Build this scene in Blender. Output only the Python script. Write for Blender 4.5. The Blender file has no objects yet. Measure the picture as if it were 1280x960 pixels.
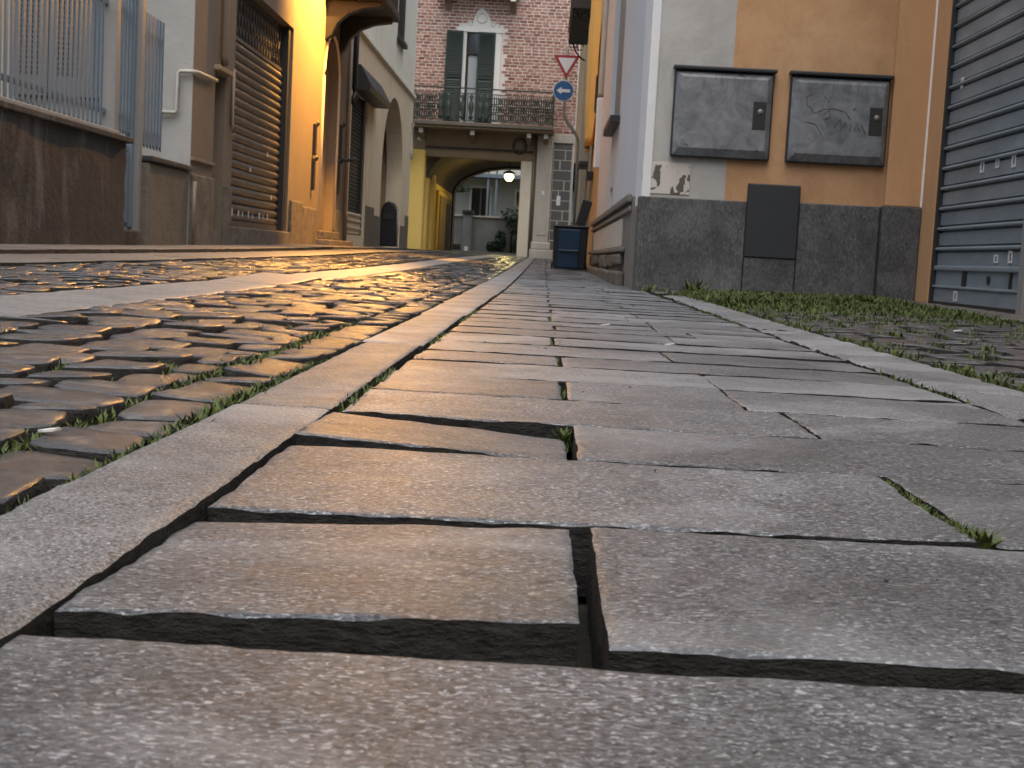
import bpy, math, random
import numpy as np
from mathutils import Vector, Matrix, Euler

random.seed(7)
rng = np.random.default_rng(11)
SC = bpy.context.scene
COL = SC.collection
rad = math.radians

# ------------------------------------------------------------------ camera
CAM_H = 0.20
cd = bpy.data.cameras.new("camera")
cam = bpy.data.objects.new("camera", cd)
COL.objects.link(cam)
cd.sensor_width = 36.0
cd.lens = 1700.0 / 1280.0 * 36.0
cd.clip_start = 0.02
cd.clip_end = 2000
cam.matrix_world = (Matrix.Translation((0, 0, CAM_H)) @ Matrix.Rotation(rad(1.0553), 4, 'Z')
                    @ Matrix.Rotation(rad(90 - 5.341), 4, 'X') @ Matrix.Rotation(rad(3.1), 4, 'Z'))
cd.dof.use_dof = True
cd.dof.focus_distance = 1.75
cd.dof.aperture_fstop = 32.0
SC.camera = cam

# ------------------------------------------------------------------ sky, sun, exposure
SUN_EL, SUN_AZ = rad(66), rad(175)
w = bpy.data.worlds.new("World")
SC.world = w
w.use_nodes = True
wn, wl = w.node_tree.nodes, w.node_tree.links
wn.clear()
sky = wn.new("ShaderNodeTexSky")
sky.sky_type = 'NISHITA'
sky.sun_disc = False
sky.sun_elevation = SUN_EL
sky.sun_rotation = SUN_AZ
sky.air_density = 1.0
sky.dust_density = 3.0
hsv = wn.new("ShaderNodeHueSaturation")
hsv.inputs['Saturation'].default_value = 0.62
bg = wn.new("ShaderNodeBackground")
bg.inputs['Strength'].default_value = 0.14
wo = wn.new("ShaderNodeOutputWorld")
wl.new(sky.outputs[0], hsv.inputs['Color'])
wl.new(hsv.outputs[0], bg.inputs['Color'])
wl.new(bg.outputs[0], wo.inputs['Surface'])
sd = bpy.data.lights.new("sun", 'SUN')
sd.energy = 1.2
sd.angle = rad(80)
sd.color = (1.0, 0.99, 0.97)
sun = bpy.data.objects.new("sun", sd)
COL.objects.link(sun)
sv = Vector((math.sin(SUN_AZ) * math.cos(SUN_EL), math.cos(SUN_AZ) * math.cos(SUN_EL), math.sin(SUN_EL)))
sun.rotation_euler = sv.to_track_quat('Z', 'Y').to_euler()
sun.location = sv * 60
vs = SC.view_settings
vs.view_transform = 'Standard'
vs.look = 'None'
vs.exposure = 0.82
vs.gamma = 1.0
vs.use_curve_mapping = False
SC.cycles.use_denoising = True
SC.cycles.max_bounces = 6
SC.cycles.sample_clamp_indirect = 6.0


# ------------------------------------------------------------------ ground heights
def rise(y):
    t = y - 10.0
    f = lambda t: 0.0081 * (t * 0.5 + math.sqrt(t * t * 0.25 + 4))
    return f(t) - f(-10.0)


AY, AZ = [0, 3, 8, 12.4, 17, 26, 34, 60], [.07, .09, .12, .14, .165, .135, .06, .0]


def gz(x, y):
    b = rise(y)
    if x < -.367:
        b += float(np.interp(y, AY, AZ)) * min(1.0, (-.367 - x) / 2.83)
    if x > .9:
        b += .03 * min(1.0, (x - .9) / 1.7)
    return b


# ------------------------------------------------------------------ noise
def _h(i, j, s):
    n = (i * 374761393 + j * 668265263 + s * 974711 + 12345) & 0xFFFFFFFF
    n = ((n ^ (n >> 13)) * 1274126177) & 0xFFFFFFFF
    return ((n ^ (n >> 16)) & 0xFFFF) / 65535.0


def vnoise(x, y, s=0):
    x = np.asarray(x, float); y = np.asarray(y, float)
    xi = np.floor(x).astype(np.int64); yi = np.floor(y).astype(np.int64)
    xf = x - xi; yf = y - yi
    u = xf * xf * (3 - 2 * xf); v = yf * yf * (3 - 2 * yf)
    a = _h(xi, yi, s); b = _h(xi + 1, yi, s); c = _h(xi, yi + 1, s); d = _h(xi + 1, yi + 1, s)
    return (a + (b - a) * u) * (1 - v) + (c + (d - c) * u) * v - 0.5


def fbm(x, y, s=0, o=3):
    r = 0; a = 1.0; f = 1.0
    for k in range(o):
        r = r + a * vnoise(x * f, y * f, s + k * 17)
        a *= .5; f *= 2.1
    return r


# ------------------------------------------------------------------ materials
MATS = {}


class NT:
    def __init__(self, name):
        self.m = bpy.data.materials.new(name)
        self.m.use_nodes = True
        self.t = self.m.node_tree
        self.n, self.l = self.t.nodes, self.t.links
        self.b = self.n['Principled BSDF']
        MATS[name] = self.m

    def node(self, typ, **kw):
        nd = self.n.new(typ)
        for k, v in kw.items():
            setattr(nd, k, v)
        return nd

    def put(self, sock, v):
        if isinstance(v, bpy.types.NodeSocket):
            self.l.new(v, sock)
        elif v is not None:
            sock.default_value = v

    def pos(self, scale=(1, 1, 1), obj=False, rnd=False):
        if obj:
            c = self.node('ShaderNodeTexCoord').outputs['Object']
        else:
            c = self.node('ShaderNodeNewGeometry').outputs['Position']
        mp = self.node('ShaderNodeMapping')
        self.l.new(c, mp.inputs['Vector'])
        mp.inputs['Scale'].default_value = scale
        if rnd:
            oi = self.node('ShaderNodeObjectInfo')
            mu = self.math('MULTIPLY', oi.outputs['Random'], 60.0)
            self.l.new(mu, mp.inputs['Location'])
        return mp.outputs[0]

    def noise(self, vec, scale, detail=4, rough=.6, dist=0.0):
        nd = self.node('ShaderNodeTexNoise')
        self.l.new(vec, nd.inputs['Vector'])
        nd.inputs['Scale'].default_value = scale
        nd.inputs['Detail'].default_value = detail
        nd.inputs['Roughness'].default_value = rough
        nd.inputs['Distortion'].default_value = dist
        return nd.outputs['Fac']

    def voro(self, vec, scale, feature='F1', out='Distance', rnd=1.0):
        nd = self.node('ShaderNodeTexVoronoi', feature=feature)
        self.l.new(vec, nd.inputs['Vector'])
        nd.inputs['Scale'].default_value = scale
        nd.inputs['Randomness'].default_value = rnd
        return nd.outputs[out]

    def ramp(self, fac, stops):
        nd = self.node('ShaderNodeValToRGB')
        self.l.new(fac, nd.inputs[0])
        e = nd.color_ramp.elements
        while len(e) < len(stops):
            e.new(0.5)
        for q, (p, c) in zip(e, stops):
            q.position = p
            q.color = (c, c, c, 1) if isinstance(c, (int, float)) else (*c, 1)
        return nd.outputs[0]

    def mix(self, fac, a, b, blend='MIX'):
        nd = self.node('ShaderNodeMix', data_type='RGBA', blend_type=blend)
        self.put(nd.inputs[0], fac)
        for s, v in ((nd.inputs[6], a), (nd.inputs[7], b)):
            if isinstance(v, (tuple, list)):
                v = (*v, 1) if len(v) == 3 else v
            self.put(s, v)
        return nd.outputs[2]

    def math(self, op, a, b=None, c=None):
        nd = self.node('ShaderNodeMath', operation=op)
        self.put(nd.inputs[0], a)
        if b is not None: self.put(nd.inputs[1], b)
        if c is not None: self.put(nd.inputs[2], c)
        return nd.outputs[0]

    def sep(self, vec):
        nd = self.node('ShaderNodeSeparateXYZ')
        self.l.new(vec, nd.inputs[0])
        return nd.outputs

    def col(self, v):
        if isinstance(v, (tuple, list)):
            v = (*v, 1) if len(v) == 3 else v
        self.put(self.b.inputs['Base Color'], v)
        return self

    def rough(self, v):
        self.put(self.b.inputs['Roughness'], v)
        return self

    def metal(self, v):
        self.b.inputs['Metallic'].default_value = v
        return self

    def spec(self, v):
        self.b.inputs['Specular IOR Level'].default_value = v
        return self

    def bump(self, h, strength=.4, dist=.01, prev=None):
        nd = self.node('ShaderNodeBump')
        nd.inputs['Strength'].default_value = strength
        nd.inputs['Distance'].default_value = dist
        self.l.new(h, nd.inputs['Height'])
        if prev is not None:
            self.l.new(prev, nd.inputs['Normal'])
        self.l.new(nd.outputs[0], self.b.inputs['Normal'])
        return nd.outputs[0]


def m_plaster(name, c1, c2, stain=(.12, .10, .08), amt=.5, big=.8, bump=.35, rough=.85, fine=60):
    t = NT(name)
    p = t.pos()
    n1 = t.noise(p, big, 6, .65, .4)
    base = t.mix(t.ramp(n1, [(.3, 0.0), (.7, 1.0)]), c1, c2)
    ps = t.pos((1.6, 1.6, .45))
    n2 = t.noise(ps, 1.7, 7, .7, .6)
    st = t.ramp(n2, [(.52, 0.0), (.78, 1.0)])
    base = t.mix(t.math('MULTIPLY', st, amt), base, stain)
    n3 = t.noise(p, fine, 4, .7)
    base = t.mix(t.math('MULTIPLY', n3, .22), base, tuple(x * .6 for x in c1))
    t.col(base).rough(rough)
    t.bump(t.math('ADD', t.math('MULTIPLY', n3, .5), t.noise(p, 7, 5, .6)), bump, .02)
    return t.m


def m_simple(name, c, rough=.6, metal=0.0, var=.25, scale=25, bump=.1, obj=False):
    t = NT(name)
    p = t.pos(obj=obj, rnd=obj)
    n = t.noise(p, scale, 5, .65)
    t.col(t.mix(t.math('MULTIPLY', n, var * 2), tuple(min(1, x * (1 + var * .5)) for x in c), tuple(x * (1 - var) for x in c)))
    t.rough(t.math('MULTIPLY_ADD', n, .25, rough - .12))
    t.metal(metal)
    if bump:
        t.bump(n, bump, .01)
    return t.m


def m_stone(name, dark, mid, light, flake=(1, 1, 1), s1=70, s2=160, rough=.5, bump=.5, fleck=.5, tint=.3, bumpd=.004, obj=True, stainamt=.35, spots=False):
    t = NT(name)
    p = t.pos(flake, obj=obj, rnd=obj)
    p1 = t.pos((1, 1, 1), obj=obj, rnd=obj)
    a = t.noise(p, s1, 6, .72, .25)
    b = t.noise(p, s2, 4, .8)
    base = t.mix(t.ramp(a, [(.40, 0.0), (.60, 1.0)]), dark, mid)
    fl = t.ramp(t.noise(p, s1 * 1.15, 3, .6, .6), [(.56, 0.0), (.66, 1.0)])
    base = t.mix(t.math('MULTIPLY', fl, fleck), base, light)
    base = t.mix(t.math('MULTIPLY', t.ramp(b, [(.45, 0.0), (.75, 1.0)]), .55), base, tuple(x * .45 for x in dark))
    st = t.ramp(t.noise(p1, 4.5, 6, .65, .5), [(.42, 0.0), (.7, 1.0)])
    base = t.mix(t.math('MULTIPLY', st, stainamt), base, tuple(x * .55 for x in dark))
    lp_ = t.ramp(t.noise(p1, 2.6, 5, .6, .8), [(.48, 0.0), (.7, 1.0)])
    base = t.mix(t.math('MULTIPLY', lp_, .22), base, light)
    if spots:
        sp = t.ramp(t.voro(p1, 7.0), [(.02, 1.0), (.05, 0.0)])
        base = t.mix(t.math('MULTIPLY', sp, .7), base, tuple(x * .35 for x in dark))
        sp = t.ramp(t.voro(p1, 23.0), [(.03, 1.0), (.06, 0.0)])
        base = t.mix(t.math('MULTIPLY', sp, .6), base, (.6, .59, .57))
    oi = t.node('ShaderNodeObjectInfo')
    k = t.math('MULTIPLY_ADD', oi.outputs['Random'], tint, 1 - tint * .5)
    hv = t.node('ShaderNodeHueSaturation')
    t.l.new(base, hv.inputs['Color'])
    t.l.new(k, hv.inputs['Value'])
    t.col(hv.outputs[0])
    t.rough(t.math('MULTIPLY_ADD', t.noise(p1, 22, 4, .6), rough * .7, rough * .65))
    h = t.math('ADD', t.math('MULTIPLY', a, .7), t.math('MULTIPLY', b, .4))
    b1 = t.bump(t.noise(p1, 42, 5, .7), bump * .6, bumpd * 2.6)
    t.bump(h, bump, bumpd, b1)
    return t.m


def m_emit(name, c, s):
    t = NT(name)
    t.col(c)
    t.b.inputs['Emission Color'].default_value = (*c, 1)
    t.b.inputs['Emission Strength'].default_value = s
    return t.m


def m_glass(name, c=(.02, .025, .03)):
    t = NT(name)
    p = t.pos()
    t.col(c).rough(t.math('MULTIPLY_ADD', t.noise(p, 3, 3), .15, .03))
    t.spec(.8)
    return t.m


SLAB = m_stone('gneiss_slab', (.040, .0425, .045), (.200, .211, .222), (.72, .74, .76), (.55, 1.0, 1), 330, 900, .40, 1.0, .72, .34, .0018, stainamt=.45, spots=True)
KERB = m_stone('granite_kerb', (.035, .036, .037), (.28, .285, .288), (.70, .71, .72), (1, 1, 1), 330, 900, .5, .8, .6, .16, .0014)
COBB = m_stone('gneiss_cobble', (.024, .025, .027), (.105, .109, .113), (.38, .385, .39), (1, 1, 1), 130, 380, .18, .5, .3, .45, .003)
COBB.node_tree.nodes['Principled BSDF'].inputs['Specular IOR Level'].default_value = .9
for q in (SLAB, KERB):
    q.node_tree.nodes['Principled BSDF'].inputs['Specular IOR Level'].default_value = .32
STRIP = m_stone('pale_granite', (.15, .147, .142), (.27, .265, .258), (.44, .43, .42), (1, 1, 1), 70, 200, .5, .35, .3, .14, .003)
PAVE = m_stone('pavement_stone', (.10, .092, .084), (.17, .158, .147), (.26, .245, .23), (1, 1, 1), 30, 120, .5, .4, .3, .25, .004)
PLIN = m_stone('dark_granite', (.038, .038, .038), (.105, .105, .103), (.26, .26, .255), (2.0, 2.0, .9), 40, 130, .62, .35, .45, .12, .003, obj=False, stainamt=.6)
BROWNSTONE = m_stone('brown_stone', (.085, .07, .055), (.17, .145, .115), (.27, .24, .20), (1, 1, 1), 9, 60, .8, .6, .3, .2, .01, obj=False)

t = NT('stained_shaded_stone')  # soil stain plus the shade of joints and risers, painted into the colour
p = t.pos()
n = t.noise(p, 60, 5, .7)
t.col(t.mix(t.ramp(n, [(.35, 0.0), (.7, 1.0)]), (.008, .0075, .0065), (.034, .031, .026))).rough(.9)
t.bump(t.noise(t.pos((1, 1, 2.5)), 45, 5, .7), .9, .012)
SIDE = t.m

t = NT('soil')
p = t.pos()
n = t.noise(p, 40, 6, .7)
g_ = t.ramp(t.noise(p, 3.0, 5, .7), [(.45, 0.0), (.6, 1.0)])
t.col(t.mix(g_, t.mix(n, (.012, .010, .008), (.05, .043, .033)), t.mix(n, (.014, .02, .006), (.045, .06, .015)))).rough(.95)
t.bump(n, .8, .02)
SOIL = t.m

t = NT('grass')
p = t.pos()
oi = t.node('ShaderNodeNewGeometry')
n = t.noise(p, 35, 3, .6)
t.col(t.mix(t.ramp(n, [(.35, 0.0), (.65, 1.0)]), (.030, .048, .008), (.10, .13, .024))).rough(.7)
GRASS = t.m
t = NT('moss')
n = t.noise(t.pos(), 160, 4, .7)
t.col(t.mix(n, (.015, .025, .004), (.07, .095, .02))).rough(.9)
t.bump(n, 1.0, .01)
MOSS = t.m

OCHRE_L = m_plaster('ochre_plaster', (.19, .15, .105), (.15, .118, .085), (.22, .16, .10), .35)
CREAM = m_plaster('cream_plaster', (.72, .61, .44), (.62, .52, .37), (.27, .20, .13), .4)
PALEGREEN = m_plaster('pale_green_plaster', (.78, .77, .65), (.70, .69, .58), (.38, .35, .27), .35)
PALE = m_plaster('pale_plaster', (.36, .35, .32), (.28, .27, .245), (.22, .20, .17), .6)
DIRTY = m_plaster('dirty_cement', (.036, .034, .031), (.018, .017, .016), (.20, .19, .175), .85, 2.2, .9, .9, 40)
DIRTYB = m_plaster('tan_cement', (.16, .135, .10), (.11, .092, .07), (.08, .065, .05), .5, 1.6, .8, .9, 40)
YELLOW = m_plaster('yellow_plaster', (.82, .58, .16), (.72, .50, .13), (.40, .28, .06), .3)
STUCCO = m_plaster('brown_stucco', (.32, .235, .14), (.25, .18, .105), (.13, .10, .07), .6)
VAULT = m_plaster('dark_vault_plaster', (.10, .07, .045), (.075, .055, .035), (.2, .15, .05), .3)  # dark brown plaster for the vault and the back of the cream arch
PILLARW = m_plaster('worn_white_plaster', (.78, .70, .56), (.68, .60, .47), (.50, .34, .12), .5, 1.5)
LIME = m_plaster('lime_stone', (.56, .51, .43), (.48, .44, .37), (.25, .22, .17), .5, 2)
BLUEWHITE = m_plaster('blue_white_plaster', (.60, .63, .66), (.53, .56, .59), (.42, .43, .44), .3)
WHITEP = m_plaster('white_plaster', (.74, .74, .73), (.66, .66, .65), (.45, .44, .42), .35)
BEIGE_E = m_plaster('beige_plaster', (.40, .31, .22), (.34, .26, .18), (.20, .16, .12), .4)
ORANGE_E = m_plaster('orange_facade', (.62, .36, .13), (.55, .31, .11), (.32, .2, .1), .3)
GREYWALL = m_plaster('grey_garden_wall', (.25, .26, .25), (.17, .18, .175), (.08, .085, .07), .7, 1.2)
HOUSEW = m_plaster('far_house_plaster', (.55, .55, .50), (.48, .48, .44), (.3, .3, .27), .3)
BRICKM = m_plaster('mortar', (.74, .68, .61), (.62, .55, .48), (.20, .14, .11), .4, 3)

# the front wall of the corner building: grey plaster beside ochre paint, the edge running straight up the wall
t = NT('two_tone_plaster')
p = t.pos()
xs = t.sep(p)[0]
zs = t.sep(p)[2]
edge = t.math('GREATER_THAN', t.math('MULTIPLY_ADD', t.noise(p, 9, 3), .012, xs), 1.245)
n1 = t.noise(p, 1.7, 6, .65, .5)
n3 = t.noise(p, 70, 4, .7)
och = t.mix(t.ramp(n1, [(.35, 0.0), (.68, 1.0)]), (.56, .315, .155), (.47, .26, .12))
gry = t.mix(t.ramp(n1, [(.35, 0.0), (.65, 1.0)]), (.47, .455, .425), (.38, .37, .345))
base = t.mix(edge, gry, och)
sm = t.ramp(t.noise(t.pos((1, 1, .5)), 3.2, 6, .7, .5), [(.45, 0.0), (.7, 1.0)])
base = t.mix(t.math('MULTIPLY', sm, .45), base, t.mix(edge, (.28, .27, .25), (.24, .125, .055)))
fd = t.ramp(t.noise(t.pos((1, 1, .8)), 1.3, 7, .7, .8), [(.5, 0.0), (.68, 1.0)])
base = t.mix(t.math('MULTIPLY', fd, .4), base, t.mix(edge, (.60, .59, .56), (.64, .43, .25)))
t.col(t.mix(t.math('MULTIPLY', n3, .2), base, (.15, .11, .08))).rough(.85)
t.bump(t.math('ADD', t.math('MULTIPLY', n3, .5), t.noise(p, 8, 5, .6)), .3, .015)
TWOTONE = t.m
OCHRE_R = m_plaster('ochre_pilaster', (.56, .315, .155), (.47, .26, .12), (.28, .15, .07), .5)

t = NT('peeling_plaster')
p = t.pos()
n = t.noise(p, 9.0, 5, .6, .8)
hole = t.ramp(n, [(.545, 0.0), (.565, 1.0)])
t.col(t.mix(hole, t.mix(t.noise(p, 5, 4), (.58, .53, .47), (.48, .43, .38)), (.10, .09, .075))).rough(.85)
t.bump(t.math('SUBTRACT', 1.0, hole), .8, .012)
PEEL = t.m

t = NT('brick')
at = t.node('ShaderNodeAttribute', attribute_name='tint')
p = t.pos()
n = t.noise(p, 30, 4, .7)
c = t.mix(at.outputs['Fac'], (.23, .08, .055), (.52, .28, .20))
lime = t.ramp(t.noise(p, 1.3, 6, .7, .5), [(.55, 0.0), (.72, 1.0)])
c = t.mix(t.math('MULTIPLY', lime, .4), c, (.50, .42, .35))
t.col(t.mix(t.math('MULTIPLY', n, .4), c, (.16, .075, .05))).rough(.9)
t.bump(n, .5, .01)
BRICK = t.m

STEEL = m_simple('painted_blue_grey_steel', (.14, .175, .205), .45, .0, .3, 18)
STEELP = m_simple('rusty_grey_steel', (.23, .22, .205), .5, .0, .3, 10)
IRON = m_simple('black_iron', (.018, .017, .016), .5, .0, .3, 20)
BROWNSH = m_simple('brown_shutter_paint', (.075, .066, .056), .42, .0, .35, 6)
DARKMETAL = m_simple('dark_grey_metal', (.020, .021, .023), .5, .0, .3, 9)
GREENSH = m_simple('dark_green_paint', (.008, .022, .016), .5, 0, .3, 12)
GREENGREY = m_simple('weathered_green_iron', (.035, .045, .033), .6, 0, .4, 12)
WOODD = m_simple('dark_wood', (.028, .020, .015), .6, 0, .35, 14)
PLASTICBLUE = m_simple('blue_plastic', (.004, .026, .062), .4, 0, .2, 6, .03)
PLASTICBLK = m_simple('black_plastic', (.006, .007, .009), .45, 0, .2, 6, .03)
PIPEC = m_simple('pale_pipe_paint', (.38, .36, .31), .5, 0, .3, 12)
PIPEB = m_simple('brown_downpipe_paint', (.16, .12, .085), .45, 0, .3, 12)
WHITEPAINT = m_simple('white_paint', (.72, .72, .70), .6, 0, .15, 12)
WHITESTONE = m_simple('white_stone', (.66, .64, .58), .75, 0, .2, 8, .3)
GREYWOOD = m_simple('grey_shutter_paint', (.10, .11, .11), .6, 0, .25, 8)
CLOTH = m_simple('yellow_cloth', (.78, .47, .13), .85, 0, .2, 6, .2)
CURT = m_simple('pale_curtain', (.35, .38, .38), .8, 0, .2, 8)
SIGNRED = m_simple('sign_red', (.30, .012, .018), .4, 0, .1, 6, 0)
SIGNWHITE = m_simple('sign_white', (.62, .58, .56), .45, 0, .1, 6, 0)
SIGNBLUE = m_simple('sign_blue', (.014, .075, .21), .4, 0, .1, 6, 0)
GALV = m_simple('galvanised_pole', (.19, .18, .165), .5, .3, .2, 10)
JOINTW = m_simple('white_joint_paint', (.66, .65, .61), .8, 0, .15, 10)
BLOCKG = m_simple('grey_painted_block', (.11, .108, .10), .8, 0, .3, 6, .2)
BARK = m_simple('bark', (.05, .04, .03), .9, 0, .3, 10, .4)
LEAFD = m_simple('dark_leaves', (.03, .055, .025), .6, 0, .5, 6, 0)
PLATE = m_simple('dark_enamel_plate', (.022, .025, .028), .5, 0, .15, 7, .05)
PANEL_BROWN = m_plaster('weathered_stone_panel', (.21, .19, .165), (.155, .14, .12), (.08, .07, .055), .5, 3, .5)
INSIDE = m_simple('dark_interior', (.012, .011, .010), .9, 0, .2, 3, 0)
GLASS = m_glass('window_glass')
STICK = m_simple('white_sticker', (.62, .62, .60), .5, 0, .1, 40, 0)
STICKB = m_simple('sticker_ink', (.05, .06, .08), .5, 0, .1, 40, 0)
ROOFT = m_simple('roof_tiles', (.24, .11, .07), .85, 0, .3, 5, .3)

t = NT('grey_roller_steel')
p = t.pos((1, .35, 1.2))
n = t.noise(p, 6, 6, .65, .3)
n2 = t.noise(t.pos((1, 3, .6)), 9, 5, .7)
t.col(t.mix(t.ramp(n, [(.3, 0.0), (.7, 1.0)]), (.19, .225, .25), (.29, .33, .355)))
t.rough(t.math('MULTIPLY_ADD', n2, .25, .34)).metal(.25)
t.bump(n2, .06, .01)
ROLLER = t.m

t = NT('meter_box_enamel')
p = t.pos((1, 1, 1), obj=True, rnd=True)
ps = t.pos((9, 9, .8), obj=True, rnd=True)
n = t.noise(p, 7, 6, .7, .8)
drip = t.ramp(t.noise(ps, 5, 5, .7), [(.5, 0.0), (.68, 1.0)])
zz = t.sep(t.pos(obj=True))[2]
top = t.ramp(zz, [(.08, 0.0), (.25, 1.0)])
c = t.mix(t.ramp(n, [(.35, 0.0), (.65, 1.0)]), (.10, .107, .114), (.215, .223, .23))
c = t.mix(t.math('MULTIPLY', t.math('MULTIPLY', drip, top), .6), c, (.03, .032, .035))
sp = t.ramp(t.noise(p, 12, 2, .5), [(.66, 0.0), (.72, 1.0)])
c = t.mix(t.math('MULTIPLY', sp, .7), c, (.03, .032, .036))
t.col(c).rough(t.math('MULTIPLY_ADD', n, .3, .28))
t.bump(n, .08, .01)
BOXM = t.m

BULB_O = m_emit('sodium_bulb', (1.0, .55, .14), 30)
BULB_Y = m_emit('warm_lantern_glass', (1.0, .86, .35), 5)
BULB_S = m_emit('small_yellow_bulb', (1.0, .62, .05), 3)


# ------------------------------------------------------------------ mesh building
WL = {}


class MB:
    def __init__(self):
        self.v, self.f, self.mi = [], [], []

    def add(self, vs, fs, mi=0):
        o = len(self.v)
        self.v += [tuple(map(float, q)) for q in vs]
        self.f += [tuple(i + o for i in q) for q in fs]
        self.mi += [mi] * len(fs)
        return self

    def box(self, x0, x1, y0, y1, z0, z1, mi=0, rot=None, c=None):
        vs = [(x, y, z) for x in (x0, x1) for y in (y0, y1) for z in (z0, z1)]
        if rot is not None:
            c = Vector(c if c is not None else ((x0 + x1) / 2, (y0 + y1) / 2, (z0 + z1) / 2))
            R = Euler(rot).to_matrix()
            vs = [R @ (Vector(q) - c) + c for q in vs]
        return self.add(vs, [(0, 1, 3, 2), (4, 6, 7, 5), (0, 4, 5, 1), (2, 3, 7, 6), (0, 2, 6, 4), (1, 5, 7, 3)], mi)

    def prism(self, pts, d, mi=0):
        """pts: planar 3-D outline; d: extrusion vector."""
        d = Vector(d); n = len(pts)
        a = [Vector(q) for q in pts]
        vs = a + [q + d for q in a]
        fs = [tuple(range(n))[::-1], tuple(range(n, 2 * n))]
        fs += [(i, (i + 1) % n, n + (i + 1) % n, n + i) for i in range(n)]
        return self.add(vs, fs, mi)

    def tube(self, path, r, n=10, mi=0, cap=True):
        P = [Vector(q) for q in path]
        rs = r if isinstance(r, (list, tuple)) else [r] * len(P)
        vs, fs = [], []
        for i, q in enumerate(P):
            d = (P[min(i + 1, len(P) - 1)] - P[max(i - 1, 0)]).normalized()
            a = d.cross(Vector((0, 0, 1)))
            if a.length < .05:
                a = d.cross(Vector((0, 1, 0)))
            a.normalize(); b = d.cross(a)
            for k in range(n):
                t = 2 * math.pi * k / n
                vs.append(q + (a * math.cos(t) + b * math.sin(t)) * rs[i])
        for i in range(len(P) - 1):
            for k in range(n):
                fs.append((i * n + k, i * n + (k + 1) % n, (i + 1) * n + (k + 1) % n, (i + 1) * n + k))
        if cap:
            fs.append(tuple(range(n))[::-1]); fs.append(tuple(range((len(P) - 1) * n, len(P) * n)))
        return self.add(vs, fs, mi)

    def lathe(self, c, prof, n=16, mi=0):
        vs, fs = [], []
        for (r, z) in prof:
            for k in range(n):
                t = 2 * math.pi * k / n
                vs.append((c[0] + r * math.cos(t), c[1] + r * math.sin(t), c[2] + z))
        for i in range(len(prof) - 1):
            for k in range(n):
                fs.append((i * n + k, i * n + (k + 1) % n, (i + 1) * n + (k + 1) % n, (i + 1) * n + k))
        return self.add(vs, fs, mi)

    def build(self, name, mat, parent=None, bevel=0.0, smooth=False, seg=2, origin=None):
        return link_mesh(name, self.v, self.f, mat, parent, bevel, smooth, seg, self.mi, origin)


def link_mesh(name, v, f, mat, parent=None, bevel=0.0, smooth=False, seg=2, mi=None, origin=None):
    v = np.asarray(v, float)
    c = (v.min(0) + v.max(0)) / 2 if origin is None else np.asarray(origin, float)
    me = bpy.data.meshes.new(name)
    me.from_pydata((v - c).tolist(), [], f)
    for m in (mat if isinstance(mat, (list, tuple)) else [mat]):
        me.materials.append(m)
    if mi is not None and isinstance(mat, (list, tuple)):
        me.polygons.foreach_set('material_index', mi)
    if smooth:
        me.polygons.foreach_set('use_smooth', [True] * len(me.polygons))
    me.update()
    o = bpy.data.objects.new(name, me)
    COL.objects.link(o)
    WL[o.name] = Vector(c)
    if parent is not None:
        o.parent = parent
        o.location = Vector(c) - WL[parent.name]
    else:
        o.location = c
    if bevel:
        b = o.modifiers.new('bevel', 'BEVEL')
        b.width = bevel; b.segments = seg; b.limit_method = 'ANGLE'; b.angle_limit = rad(40)
    return o


def dup(o, wloc, parent=None, scale=None, rot=None):
    c = o.copy()
    COL.objects.link(c)
    WL[c.name] = Vector(wloc)
    c.parent = parent
    c.location = Vector(wloc) - (WL[parent.name] if parent is not None else Vector())
    if scale: c.scale = scale
    if rot: c.rotation_euler = rot
    return c


def thing(name, label, cat, loc=(0, 0, 0), group=None):
    o = bpy.data.objects.new(name, None)
    COL.objects.link(o)
    o.empty_display_size = .1
    o.location = loc
    WL[o.name] = Vector(loc)
    return tag(o, label, cat, group)


def tag(o, label, cat, group=None, kind=None):
    if label: o['label'] = label
    if cat: o['category'] = cat
    if group: o['group'] = group
    if kind: o['kind'] = kind
    return o


def struct(o, label=None):
    o['kind'] = 'structure'
    if label: o['label'] = label
    return o


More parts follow.
